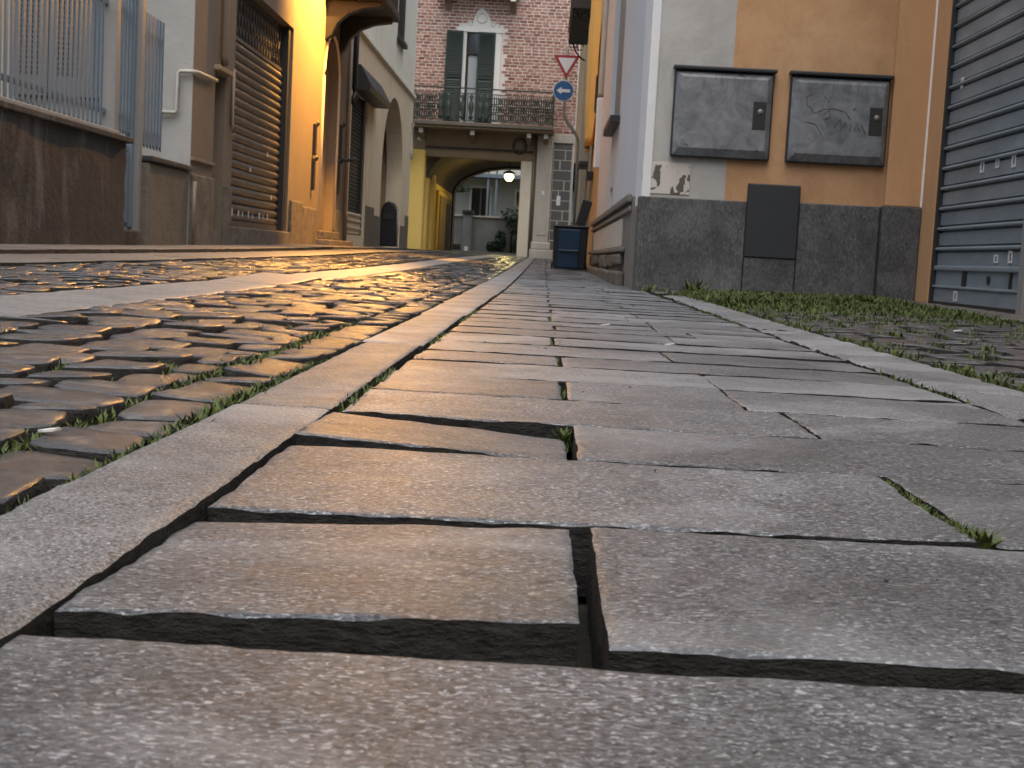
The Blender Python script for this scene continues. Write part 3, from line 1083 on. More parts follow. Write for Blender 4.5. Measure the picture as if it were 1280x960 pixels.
# narrow door
dr = B('door', DARKMETAL, hb, XW - .16, XW - .12, 13.03, 13.41, .31, 1.77, .003)
s0 = MB().box(XW - .12, XW - .095, 13.04, 13.40, .34, .37, rot=(0, .5, 0)).build('slat', DARKMETAL, dr)
for k in range(1, 28):
    dup(s0, WL[s0.name] + Vector((0, 0, .05 * k)), dr)
B('lintel_shelf', STUCCO, hb, XW - .02, XW + .06, 12.95, 13.5, 1.80, 1.85, .01)
# roller shutter
rs = B('roller_shutter', BROWNSH, hb, XW - .125, XW - .085, 13.86, 16.70, .362, .42, .004)


def slat_mesh(x, y0, y1, z0, p, bulge, n=8):
    """rounded slat facing +x"""
    prof = [(x, z0)] + [(x + bulge * math.sin(math.pi * (k + .5) / n) ** .7, z0 + p * .88 * (k + .5) / n) for k in range(n)] + [(x, z0 + p * .88), (x - .006, z0 + p * .94), (x, z0 + p)]
    v = [(a, y0, b) for a, b in prof] + [(a, y1, b) for a, b in prof]
    m = len(prof)
    f = [(i, i + 1, m + i + 1, m + i) for i in range(m - 1)]
    return MB().add(v, f)


s0 = slat_mesh(XW - .11, 13.86, 16.70, .42, .0925, .026).build('slat', BROWNSH, rs)
for k in range(1, 20):
    dup(s0, WL[s0.name] + Vector((0, 0, .0925 * k)), rs)
gr = B('grille', BROWNSH, hb, XW - .13, XW - .09, 13.86, 16.70, 2.272, 2.31, .003)
m = MB()
for k in range(-4, 22):
    for s in (-1, 1):
        yc = 13.86 + k * .15
        a, b = (yc, 2.31), (yc + s * .5 * .55, 2.82)
        if min(a[0], b[0]) < 13.86 or max(a[0], b[0]) > 16.70: continue
        m.tube([(XW - .11 - .006 * s, a[0], a[1]), (XW - .11 - .006 * s, b[0], b[1])], .008, 5)
m.build('lattice', BROWNSH, gr)
B('guide_channel', IRON, hb, XW - .14, XW - .03, 16.702, 16.83, .362, 2.81, .003)
B('guide_channel', BROWNSH, hb, XW - .14, XW - .05, 13.81, 13.858, .362, 2.81, .003)
B('shutter_void', INSIDE, hb, XW - .20, XW - .18, 13.81, 16.84, .363, 2.815, 0)
B('threshold', BROWNSTONE, hb, XW - .10, XW + .03, 13.72, 16.95, .0, .352, .012)
random.seed(21)
for k in range(9):
    yy = 13.95 + k * .26 + random.uniform(-.05, .05)
    B('sticker', STICK, rs, XW - .078, XW - .076, yy, yy + random.uniform(.03, .07), .47, .47 + random.uniform(.04, .08), 0)
for (yy, zz) in ((15.9, 1.20), (15.0, .97), (14.0, .75), (16.2, .72)):
    B('sticker', STICK, rs, XW - .078, XW - .076, yy, yy + .06, zz, zz + .05, 0)
# stone plinth blocks
for (a, b, zt) in ((12.22, 13.00, .79), (13.44, 13.715, .76), (16.96, 17.75, .74), (17.76, 18.85, .72), (20.55, 21.05, .74), (21.06, 21.78, .70)):
    B('plinth_block', BROWNSTONE, hb, XW - .02, XW + .035, a, b, .0, zt + random.uniform(-.02, .02), .012)
B('string_course', OCHRE_L, hb, XW - .01, XW + .03, 12.2, 13.0, .90, .93, .006)
# pipes
MB().tube([(XW + .05, 13.12, 6.3), (XW + .05, 13.12, 1.95), (XW + .05, 13.16, 1.87)], .035).build('downpipe', PIPEB, hb, smooth=True)
MB().tube([(XW + .03, 12.95, 1.70), (XW + .03, 12.22, 1.68), (XW + .0, 12.16, 1.675), (-3.30, 12.16, 1.675), (-3.32, 12.16, 1.66), (-3.325, 12.16, 1.33), (-3.34, 12.16, 1.31), (-3.6, 12.16, 1.31)], .018, 8).build('gas_pipe', PIPEC, hb, smooth=True)
MB().tube([(XW + .03, 12.24, .72), (XW + .03, 12.24, .1)], .022, 8).build('ground_pipe', PIPEB, hb, smooth=True)
MB().tube([(XW + .03, 13.62, 1.9), (XW + .03, 13.62, 1.35), (XW + .05, 13.6, 1.28)], .02, 8).build('cable_duct', PIPEB, hb, smooth=True)
# niche, steps, iron wall plates
B('niche_back', OCHRE_L, hb, XW - .30, XW - .13, 19.18, 20.47, .40, 3.2, 0)
B('doorstep', BROWNSTONE, hb, XW - .1, XW + .22, 18.9, 21.2, .1, .30, .015)
B('doorstep', BROWNSTONE, hb, XW - .1, XW + .1, 19.15, 20.5, .301, .42, .012)
m = MB()
n = 20
arc = [(19.15 + .675 - .70 * math.cos(math.pi * k / n), 2.55 + .66 * math.sin(math.pi * k / n)) for k in range(n + 1)]
m.tube([(XW + .01, 19.125, .45)] + [(XW + .01, a, b) for a, b in arc] + [(XW + .01, 20.525, .45)], .022, 6)
m.build('niche_moulding', CREAM, hb, smooth=True)
for (a, z0, z1) in ((18.52, 1.42, 1.84), (18.50, .95, 1.38), (20.85, 1.55, 2.05), (20.78, 1.0, 1.5)):
    pl = B('iron_plate', IRON, hb, XW - .01, XW + .045, a - .05, a + .05, z0, z1, .012)
    MB().tube([(XW + .045, a, z1 - .03), (XW + .07, a, z1), (XW + .045, a, z1 + .03)], .02, 8).build('knob', IRON, pl, smooth=True)
MB().tube([(XW + .03, 20.85, 1.52), (XW + .14, 20.9, 1.53), (XW + .22, 21.2, 1.56)], .03, 8).build('iron_arm', IRON, hb, smooth=True)
# balcony
bl = B('balcony', IRON, hb, XW - .02, -2.36, 19.0, 20.8, 3.60, 3.72, .015)
for yy in (19.15, 20.45):
    prof = [(XW, 3.598), (-2.42, 3.598), (-2.45, 3.54), (-2.7, 3.50), (-2.9, 3.42), (-3.05, 3.28), (-3.12, 3.12), (XW, 3.05)]
    MB().prism([(a, yy, b) for a, b in prof], (0, .16, 0)).build('console', IRON, bl, .01)
m = MB()
m.box(-2.42, -2.37, 19.0, 20.8, 4.58, 4.64)
m.build('handrail', IRON, bl)
b0 = MB().box(-2.405, -2.385, 19.03, 19.05, 3.721, 4.579).build('baluster', IRON, bl)
for k in range(1, 17):
    dup(b0, WL[b0.name] + Vector((0, .105 * k, 0)), bl)
m = MB()
sp = [(XW + .03, 19.62 + .13 * math.sin(a) * (1 - a / 9), 3.35 - .045 * a + .05 * math.cos(a * 1.3)) for a in np.linspace(0, 6, 24)]
m.tube(sp, .016, 6)
m.build('iron_scroll', IRON, hb, smooth=True)
MB().tube([(XW + .07, 21.62, 6.3), (XW + .07, 21.62, 2.72), (XW + .12, 21.50, 2.56), (XW + .10, 21.42, 2.45)], .06).build('downpipe', IRON, hb, smooth=True)
MB().tube([(XW + .05, 21.35, 3.6), (XW + .05, 21.35, .3)], .03).build('cable_pipe', PIPEB, hb, smooth=True)

# ================================================================== CREAM HOUSE
hc = thing('cream_house', 'cream house with pale upper storey and tall arched passage door', 'house', (-6, 27, 0))
panel(MB(), 'x', XW, 21.8, 31.7, -.1, 3.72, [(21.98, 24.0, .42, 2.75), (26.25, 29.95, .20, 3.28, 1.75)], .34, 1).build('lower_wall', CREAM, hc)
panel(MB(), 'x', XW, 21.8, 31.7, 3.72, 7.2, [(27.9, 28.9, 4.5, 6.0)], .25, 1).build('upper_wall', PALEGREEN, hc)
B('gable_wall', PALEGREEN, hc, -9, XW - .002, 31.69, 31.75, -.1, 7.2, 0)
B('core', INSIDE, hc, -9, XW - 1.3, 21.81, 31.68, -.1, 7.1, 0)
B('upper_core', INSIDE, hc, XW - 1.29, XW - .26, 21.81, 31.68, 3.80, 7.1, 0)
B('roof', ROOFT, hc, -9.4, XW + .45, 21.81, 32.0, 7.22, 7.4, .01)
B('string_course', PALEGREEN, hc, XW - .01, XW + .06, 21.8, 31.72, 3.69, 3.76, .008)
B('door_back', VAULT, hc, XW - .9, XW - .8, 26.0, 30.2, .1, 3.5, 0)
B('door_side', STUCCO, hc, XW - .8, XW - .341, 29.96, 30.1, .1, 3.5, 0)
B('shop_void', INSIDE, hc, XW - .4, XW - .36, 21.9, 24.1, .3, 2.9, 0)
sg = B('shop_grille', IRON, hc, XW - .10, XW - .06, 21.99, 22.05, .80, 2.74, .003)
B('grille_frame', IRON, sg, XW - .10, XW - .04, 23.75, 23.99, .43, 2.74, .003)
m = MB()
for k in range(26):
    m.box(XW - .09, XW - .075, 22.07 + k * .065, 22.085 + k * .065, .80, 2.74)
for k in range(30):
    m.box(XW - .094, XW - .074, 22.05, 23.75, .82 + k * .064, .832 + k * .064)
m.build('mesh', IRON, sg)
lp = B('lower_panel', CREAM, hc, XW - .08, XW - .03, 22.0, 23.74, .44, .79, .004)
for zz in (.52, .64, .74):
    B('panel_rib', LIME, lp, XW - .03, XW - .005, 22.01, 23.73, zz, zz + .03, .006)
m = MB().prism([(XW, 22.0, 2.72), (XW + .26, 22.0, 2.72), (XW + .30, 22.0, 2.80), (XW + .12, 22.0, 3.12), (XW, 22.0, 3.14)], (0, 2.75, 0))
m.build('shutter_box', DARKMETAL, hc, .008)
for (a, b, zt) in ((24.1, 25.3, .95), (25.31, 26.2, .85), (30.0, 30.9, .75), (30.91, 31.68, 1.05)):
    B('plinth_block', DIRTYB, hc, XW - .02, XW + .012, a, b, .0, zt + random.uniform(-.08, .08), .006)
wi = B('window_shutter', WOODD, hc, XW - .06, XW + .03, 27.92, 28.88, 4.52, 5.98, .005)
s0 = MB().box(XW + .03, XW + .045, 27.98, 28.82, 4.58, 4.61).build('slat', WOODD, wi)
for k in range(1, 26):
    dup(s0, WL[s0.name] + Vector((0, 0, .053 * k)), wi)
B('window_sill', WOODD, hc, XW - .01, XW + .10, 27.8, 29.0, 4.40, 4.49, .008)
MB().tube([(XW + .05, 31.3, 3.1), (XW + .05, 31.3, 2.5), (XW + .07, 31.2, 2.3)], .03).build('bracket_pipe', PIPEC, hc, smooth=True)

lb = thing('litter_bin', 'black round-topped litter bin in the arched doorway of cream house', 'bin', (-3.09, 27.0, .27))
prof = [(-.16, .0), (-.16, .62)] + [(-.16 * math.cos(math.pi * k / 14), .62 + .26 * math.sin(math.pi * k / 14)) for k in range(15)] + [(.16, 0)]
MB().prism([(-3.09 + a, 26.8, .27 + b) for a, b in prof], (0, .4, 0)).build('body', PLASTICBLK, lb, .03)
B('mouth', IRON, lb, -3.19, -2.99, 26.785, 26.8, .80, .90, .004)
MB().tube([(-2.915, 26.85, .27), (-2.915, 26.85, 1.0)], .022, 8).build('post', GALV, lb, smooth=True)

# ================================================================== BRICK HOUSE OVER THE PASSAGE
hd = thing('brick_house', 'red brick house with iron balcony above a dark vaulted passage', 'house', (-2, 41, 0))
YB = 36.0
# brickwork
ZB0, ZB1 = 3.47, 8.6
opx0, opx1, opz1 = -2.42, -1.42, 6.06
panel(MB(), 'y', YB, -5.2, .62, ZB0, ZB1, [(opx0 + .05, opx1 - .05, 3.5, opz1 - .05)], .25, -1).build('mortar_wall', BRICKM, hd)
V, F, T = [], [], []
row = 0
z = ZB0 + .006
rb = random.Random(4)
while z < ZB1 - .08:
    x = -4.2 - (.1 if row % 2 else 0)
    while x < .61:
        L = .19 + rb.uniform(-.012, .012)
        a, b = x, min(x + L - .020, .61)
        if b - a > .03 and not (b > opx0 - .04 and a < opx1 + .04 and z < opz1 + .04):
            pr = .011 + rb.uniform(-.004, .005)
            o = len(V)
            zz0, zz1 = z + rb.uniform(0, .004), z + .060 + rb.uniform(-.004, .003)
            V += [(a, YB, zz0), (b, YB, zz0), (b, YB, zz1), (a, YB, zz1), (a + .004, YB - pr, zz0 + .004), (b - .004, YB - pr, zz0 + .004), (b - .004, YB - pr, zz1 - .004), (a + .004, YB - pr, zz1 - .004)]
            F += [(o + 4, o + 5, o + 6, o + 7), (o, o + 1, o + 5, o + 4), (o + 1, o + 2, o + 6, o + 5), (o + 2, o + 3, o + 7, o + 6), (o + 3, o, o + 4, o + 7)]
            T += [rb.random()] * 8
        x += L
    z += .0815
    row += 1
bo = link_mesh('bricks', V, F, BRICK, hd)
bo['kind'] = 'stuff'
ca = bo.data.attributes.new('tint', 'FLOAT', 'POINT')
ca.data.foreach_set('value', T)
B('core', INSIDE, hd, -6, .6, YB + .3, 46.0, 3.55, 8.5, 0)
B('roof', ROOFT, hd, -6.3, .9, YB - .5, 46.4, 8.62, 8.8, .01)
B('brick_return', BRICKM, hd, .60, .64, YB + .001, 46, 0, 8.6, 0)
# balcony door
ws = B('window_surround', WHITESTONE, hd, opx0, opx0 + .10, YB - .05, YB + .1, 3.57, opz1 - .12, .006)
B('jamb', WHITESTONE, ws, opx1 - .15, opx1, YB - .05, YB + .1, 3.57, opz1 - .12, .006)
B('lintel', WHITESTONE, ws, opx0 - .14, opx1 + .02, YB - .07, YB + .1, opz1 - .119, opz1, .006)
m = MB()
pd = [(-2.36, opz1 + .001), (-1.52, opz1 + .001), (-1.50, 6.16), (-1.60, 6.20), (-1.70, 6.17), (-1.76, 6.34), (-1.86, 6.50), (-1.96, 6.555), (-2.06, 6.50), (-2.14, 6.34), (-2.18, 6.17), (-2.28, 6.20), (-2.38, 6.16)]
m.prism([(a, YB - .06, b) for a, b in pd], (0, .058, 0))
pe = m.build('pediment', WHITESTONE, hd, .008)
m = MB()
m.tube([(-1.95 + .12 * math.cos(a), YB - .07, 6.32 + .13 * math.sin(a)) for a in np.linspace(0, 2 * math.pi, 20)], .022, 6)
for s in (-1, 1):
    m.tube([(-1.95 + s * (.30 + .07 * math.cos(a) * (1 - a / 9)), YB - .07, 6.15 + .07 * math.sin(a) * (1 - a / 9)) for a in np.linspace(0, 6, 18)], .016, 6)
m.build('relief', WHITESTONE, pe, smooth=True)
for (xa, xb, yo, rz) in ((-2.84, -2.40, YB - .10, 0), (-2.02, -1.575, YB - .045, 0)):
    sh = B('shutter', GREENSH, hd, xa, xa + .05, yo - .04, yo, 3.58, 5.95, .004)
    B('stile', GREENSH, sh, xb - .05, xb, yo - .04, yo, 3.58, 5.95, .004)
    for zz in (3.58, 4.75, 5.89):
        B('rail', GREENSH, sh, xa + .051, xb - .051, yo - .038, yo - .002, zz, zz + .06, .003)
    s0 = MB().box(xa + .051, xb - .051, yo - .034, yo - .026, 3.66, 3.70, rot=(-.6, 0, 0)).build('slat', GREENSH, sh)
    for k in range(1, 54):
        zz = 3.68 + k * .042
        if abs(zz - 4.78) < .05 or zz > 5.87: continue
        dup(s0, (WL[s0.name].x, WL[s0.name].y, zz), sh)
    B('backing', GREENSH, sh, xa + .05, xb - .05, yo - .012, yo - .008, 3.6, 5.93, 0)
dg = B('glazed_door', WOODD, hd, -2.33, -2.28, YB + .05, YB + .10, 3.57, 5.94, .004)
B('stile', WOODD, dg, -1.95, -1.60, YB + .05, YB + .10, 3.57, 5.94, .004)
B('rail', WOODD, dg, -2.279, -1.951, YB + .05, YB + .10, 5.38, 5.44, .004)
B('pane', GLASS, dg, -2.279, -1.951, YB + .07, YB + .075, 5.441, 5.94, 0)
B('curtain', CURT, dg, -2.26, -2.03, YB + .10, YB + .11, 3.6, 5.37, 0)
B('pane', GLASS, dg, -2.279, -1.951, YB + .07, YB + .075, 3.58, 3.60, 0)
# balcony
bc = B('balcony', DIRTYB, hd, -3.72, .06, 35.22, YB - .012, 3.46, 3.56, .015)
B('moulding', STUCCO, bc, -3.70, .04, 35.28, YB - .013, 3.40, 3.458, .01)
yr = 35.28
B('top_rail', GREENGREY, bc, -3.71, .05, yr - .02, yr + .02, 4.40, 4.435, .004)
B('bottom_rail', GREENGREY, bc, -3.71, .05, yr - .015, yr + .015, 3.60, 3.625, .003)
B('middle_rail', GREENGREY, bc, -3.71, .05, yr - .012, yr + .012, 4.28, 4.30, .003)
for xp in (-3.70, -2.5, -1.9, .03):
    B('post', GREENGREY, bc, xp - .02, xp + .02, yr - .021, yr + .021, 3.561, 4.399, .003)
b0 = MB().box(-3.654, -3.632, yr - .009, yr + .009, 3.626, 4.279).build('baluster', GREENGREY, bc)
for k in range(1, 70):
    x = -3.643 + k * .0525
    if -2.98 < x < -1.62 and k % 2: continue
    dup(b0, (x, WL[b0.name].y, WL[b0.name].z), bc)
for xs2 in (.0, -3.69):
    m = MB()
    m.box(xs2 - .01, xs2 + .03, yr, YB - .01, 4.40, 4.43)
    for k in range(9):
        m.box(xs2, xs2 + .014, yr + .06 + k * .07, yr + .074 + k * .07, 3.565, 4.40)
    m.build('side_railing', GREENGREY, bc)
m = MB()
for k in range(58):
    x = -3.62 + k * .0635
    if -2.98 < x < -1.62: continue
    for (zc, r_) in ((3.72, .04), (3.92, .045), (4.12, .04)):
        m.tube([(x + r_ * math.cos(a), yr - .012, zc + r_ * 2.0 * math.sin(a)) for a in np.linspace(0, 2 * math.pi, 9)], .015, 4, cap=False)
m.build('scrollwork', GREENGREY, bc)['kind'] = 'stuff'
m = MB()
for xc in (-2.86, -2.66, -2.3, -2.08, -1.84, -1.68):
    m.lathe((xc, yr, 3.63), [(.02, 0), (.07, .05), (.03, .12), (.075, .28), (.06, .42), (.025, .5), (.06, .58), (.02, .64)], 10)
m.build('cast_baluster', GREENGREY, bc, smooth=True)
for xb in (-3.35, -2.02, -.56, -.12):
    br = MB().prism([(xb - .06, YB - .002, 3.10), (xb - .06, YB - .002, 3.39), (xb - .06, 35.45, 3.39), (xb - .06, 35.45, 3.32), (xb - .06, 35.75, 3.22)], (.12, 0, 0)).build('bracket', STUCCO, bc, .006)
    B('bracket_tip', WHITESTONE, br, xb - .055, xb + .055, 35.40, 35.449, 3.26, 3.38, .008)
ub = B('upper_balcony', LIME, hd, -3.1, -.95, 35.25, YB - .012, 6.90, 7.0, .015)
for xb in (-2.84, -1.15):
    br = MB().prism([(xb - .08, YB - .012, 6.45), (xb - .08, YB - .012, 6.89), (xb - .08, 35.4, 6.89), (xb - .08, 35.4, 6.72), (xb - .08, 35.8, 6.62)], (.16, 0, 0)).build('bracket', STUCCO, ub, .01)
    B('bracket_tip', WHITESTONE, br, xb - .07, xb + .07, 35.35, 35.399, 6.66, 6.86, .01)
# storey over the passage
panel(MB(), 'y', YB - .004, -3.25, -.36, 2.87, 3.40, [], .1, -1).build('lintel_wall', STUCCO, hd)
B('lintel', STUCCO, hd, -3.30, -.36, YB - .04, YB + .35, 2.70, 2.869, .02)
B('frieze_moulding', WOODD, hd, -3.26, -.40, YB - .06, YB - .006, 2.93, 2.97, .005)
B('passage_jamb', YELLOW, hd, -3.85, -3.24, YB - .16, YB + .30, -.1, 2.86, .05)
B('passage_jamb_upper', STUCCO, hd, -3.85, -3.255, YB - .03, YB + .2, 2.871, 3.42, .01)
B('name_plate', WHITEPAINT, hd, -3.48, -3.36, YB - .05, YB - .032, 3.10, 3.18, .004)
B('passage_pillar', PILLARW, hd, -.735, -.44, YB - .08, YB + .30, -.1, 2.699, .03)
B('pier', STUCCO, hd, -.445, .60, YB + .0, YB + .3, -.1, 3.47, 0)
MB().tube([(-.40, YB - .05, 3.4), (-.40, YB - .05, .2)], .035).build('downpipe', PIPEB, hd, smooth=True)
MB().tube([(-3.62, YB - .25, 3.45), (-3.62, YB - .25, 2.75), (-3.68, YB - .25, 2.55), (-3.75, YB - .22, 2.45)], .05).build('downpipe', DARKMETAL, hd, smooth=True)
MB().tube([(-.80 + .17 * math.cos(a), YB - .03, 3.08 + .2 * math.sin(a)) for a in np.linspace(0, 2 * math.pi, 22)], .02, 6).build('cable_loop', IRON, hd, smooth=True)
MB().lathe((0, 0, 0), [(.001, -.03), (.12, -.02), (.13, 0), (.1, .02), (.001, .03)], 18).build('x', PIPEB)
med = bpy.data.objects['x']
med.name = 'round_plaque'; med.data.name = 'round_plaque'
WL['round_plaque'] = Vector((0, 0, 0))
med.parent = hd; med.location = Vector((-.80, YB - .03, 3.08)) - WL[hd.name]; med.rotation_euler = (rad(90), 0, 0)
ps = B('pilaster', LIME, hd, -.33, .08, YB - .10, YB - .001, .62, 3.38, .015)
B('pilaster_base', LIME, ps, -.37, .14, YB - .15, YB - .001, .42, .619, .03)
B('pilaster_foot', LIME, ps, -.40, .22, YB - .19, YB - .001, -.05, .419, .02)
B('pilaster_fillet', LIME, ps, -.24, -.01, YB - .115, YB - .101, .8, 3.2, .008)
B('button_plate', WHITEPAINT, ps, -.16, -.09, YB - .13, YB - .116, 1.85, 1.95, .004)
qf = B('block_field', JOINTW, hd, .10, .59, YB - .03, YB - .001, .15, 3.20, 0)
rq = random.Random(6)
z = .17
k = 0
while z < 3.15:
    cut = .10 + (.18 if k % 3 == 0 else (.31 if k % 3 == 1 else 0))
    spans = [(.112, cut - .01), (cut + .012, .578)] if cut > .15 else [(.112, .578)]
    for (a, b) in spans:
        B('painted_block', BLOCKG, qf, a, b, YB - .042, YB - .031, z, z + .235, .004)
    z += .262
    k += 1
B('cap_stone', LIME, hd, .08, .60, YB - .07, YB - .001, 3.21, 3.45, .015)
B('notice', WHITEPAINT, hd, .24, .34, YB - .047, YB - .043, 1.60, 1.85, 0)
# passage interior
m = MB()
n = 28
cx, rx, sp, rz = -1.05, 2.12, 2.15, 1.03
arc = [(cx - rx * math.cos(math.pi * k / n), sp + rz * math.sin(math.pi * k / n)) for k in range(n + 1)]
for k in range(n):
    (a, b), (c, d) = arc[k], arc[k + 1]
    m.add([(a, YB + .31, b), (c, YB + .31, d), (c, 46, d), (a, 46, b)], [(0, 1, 2, 3)])
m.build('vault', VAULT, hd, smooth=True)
panel(MB(), 'y', 46.0, -6, 3, -.1, 3.9, [(cx - rx + .06, cx + rx - .06, -.1, sp + rz - .06, sp - .02)], .4, 1).build('rear_arch_wall', STUCCO, hd)
panel(MB(), 'y', 46.41, -6, 3, -.1, 8.4, [(cx - rx + .06, cx + rx - .06, -.1, sp + rz - .06, sp - .02)], .01, 1).build('rear_wall', STUCCO, hd)
pw = B('passage_wall', YELLOW, hd, -3.5, cx - rx, YB + .301, 45.99, -.1, 2.16, 0)
B('passage_wall', YELLOW, hd, cx + rx, 1.4, YB + .301, 45.99, -.1, 2.16, 0)
B('wall_pier', YELLOW, pw, cx - rx + .001, cx - rx + .09, 37.0, 37.7, -.05, 2.3, .02)
B('door_frame', YELLOW, pw, cx - rx + .001, cx - rx + .08, 39.0, 44.2, .1, 1.98, .01)
B('passage_door', STUCCO, pw, cx - rx + .081, cx - rx + .11, 39.4, 43.9, .1, 1.85, .005)
B('door_panel', WOODD, pw, cx - rx + .111, cx - rx + .13, 41.9, 43.6, .1, 1.7, .005)
pass_floor = struct(sheet('passage_floor', -3.6, 1.6, 35.95, 50, -.01, PAVE, 10, 20))

# lantern hanging in the passage
ln = thing('lantern', 'glowing yellow lantern hanging under the passage vault', 'lantern', (-1.15, 40, 2.5))
MB().tube([(-1.15, 40, 3.17), (-1.15, 40, 2.66)], .015, 8).build('stem', IRON, ln)
MB().lathe((-1.15, 40, 2.38), [(.001, 0), (.07, .02), (.13, .09), (.14, .15), (.10, .21), (.001, .215)], 18).build('globe', BULB_Y, ln, smooth=True)
MB().lathe((-1.15, 40, 2.60), [(.20, .0), (.12, .06), (.02, .10), (.001, .1)], 18).build('cap', IRON, ln, smooth=True)
ld = bpy.data.lights.new('lantern_light', 'POINT')
ld.energy = 34; ld.color = (1.0, .80, .30); ld.shadow_soft_size = .10
lo = bpy.data.objects.new('lantern_light', ld)
COL.objects.link(lo); lo.parent = ln; lo.location = (0, 0, -.22)

# ================================================================== BEYOND THE PASSAGE
wf = thing('courtyard_wall', 'grey weathered wall with capped pillar beyond the passage', 'wall', (-1, 50, .3))
B('wall_body', GREYWALL, wf, -4.5, 3, 50, 50.25, -.1, 1.56, .02)
B('coping', LIME, wf, -4.5, 3, 49.96, 50.29, 1.562, 1.62, .01)
B('pillar', GREYWALL, wf, -3.02, -2.70, 49.85, 50.3, -.1, 1.66, .02)
B('pillar_cap', DIRTY, wf, -3.07, -2.65, 49.80, 50.35, 1.662, 1.80, .02)
B('meter_door', WHITEPAINT, wf, -2.93, -2.80, 49.83, 49.848, .32, .48, .004)
B('dark_vent', IRON, wf, -3.6, -3.1, 49.96, 49.998, .3, .55, .004)
hf = thing('grey_house', 'pale grey house with blue posts seen through the passage', 'house', (-1, 57, .3))
panel(MB(), 'y', 54.0, -7, 5, -.1, 7, [(-2.98, -2.27, 1.5, 2.82), (-1.22, -.5, 1.5, 2.75), (-2.9, -2.2, 4.0, 5.2)], .2, -1).build('wall', HOUSEW, hf)
B('core', INSIDE, hf, -7, 5, 54.21, 60, -.1, 6.9, 0)
B('roof', ROOFT, hf, -7.4, 5.4, 53.5, 60.4, 7.02, 7.2, .01)
for (a, b, z0, z1) in ((-2.98, -2.27, 1.5, 2.82), (-1.22, -.5, 1.5, 2.75), (-2.9, -2.2, 4.0, 5.2)):
    wd = B('window', WHITEPAINT, hf, a - .08, a, 53.97, 54.1, z0 - .05, z1 + .08, .004)
    B('frame', WHITEPAINT, wd, b, b + .08, 53.97, 54.1, z0 - .05, z1 + .08, .004)
    B('head', WHITEPAINT, wd, a + .001, b - .001, 53.97, 54.1, z1, z1 + .08, .004)
    B('pane', GLASS, wd, a, b, 54.1, 54.11, z0, z1, 0)
    B('mullion', GALV, wd, (a + b) / 2 - .03, (a + b) / 2 + .03, 54.05, 54.098, z0, z1, .003)
for xp in (-2.30, -1.98):
    B('post', STEEL, hf, xp - .04, xp + .04, 52.6, 52.68, .2, 4.6, .004)
B('beam', STEEL, hf, -5, 3, 52.55, 52.72, 3.16, 3.30, .006)
B('balcony_deck', DARKMETAL, hf, -5, 3, 52.73, 53.98, 3.2, 3.32, .006)
for k in range(2):
    B('handrail', STEEL, hf, -5, 3, 52.6, 52.66, 3.75 + .4 * k, 3.80 + .4 * k, .004)


def leaves(name, blobs, n, size, mat, parent, seed):
    r = np.random.default_rng(seed)
    V, F = [], []
    for (c, R_) in blobs:
        for _ in range(n):
            q = r.normal(0, 1, 3); q /= np.linalg.norm(q)
            q = np.array(c) + q * np.array(R_) * r.uniform(.35, 1.05) ** .6
            a = r.normal(0, 1, 3); a /= np.linalg.norm(a)
            b = np.cross(a, r.normal(0, 1, 3)); b /= np.linalg.norm(b)
            s = size * r.uniform(.6, 1.3)
            o = len(V)
            V += [tuple(q - a * s), tuple(q + b * s * .5), tuple(q + a * s), tuple(q - b * s * .5)]
            F += [(o, o + 1, o + 2, o + 3)]
    return link_mesh(name, V, F, mat, parent)


iv = thing('ivy_bush', 'dark green bush spilling over the grey courtyard wall', 'bush', (-1.2, 49.7, .3))
leaves('foliage', [((-1.15, 49.75, 1.7), (.55, .3, .28)), ((-1.0, 49.7, 1.3), (.45, .22, .35)), ((-1.6, 49.72, .75), (.22, .14, .4)), ((-.9, 49.7, .6), (.3, .2, .35)), ((-1.9, 49.75, .5), (.25, .15, .2))], 420, .06, LEAFD, iv, 3)
MB().tube([(-1.2, 49.85, .2), (-1.25, 49.8, .8), (-1.1, 49.8, 1.5)], [.05, .04, .02], 8).build('stem', BARK, iv, smooth=True)
tr = thing('conifer', 'dark drooping conifer branches behind the courtyard wall', 'tree', (-3.9, 51.2, .2))
MB().tube([(-4.1, 51.4, .0), (-4.1, 51.4, 3.4), (-4.05, 51.4, 4.4)], [.14, .10, .03], 8).build('trunk', BARK, tr, smooth=True)
leaves('crown', [((-3.7, 51.1, 2.75), (.6, .5, .16)), ((-3.3, 51.0, 2.6), (.45, .4, .12)), ((-4.1, 51.3, 3.3), (.7, .5, .3)), ((-4.0, 51.3, 2.3), (.5, .4, .2)), ((-4.1, 51.4, 4.1), (.4, .4, .4))], 500, .05, LEAFD, tr, 5)
for (z, dx) in ((2.7, .85), (3.2, .6), (2.3, .5)):
    MB().tube([(-4.1, 51.35, z + .15), (-4.1 + dx, 51.1, z - .05)], [.035, .012], 6).build('limb', BARK, tr, smooth=True)

# ================================================================== RIGHT-HAND ROW OF HOUSES
XR = .67
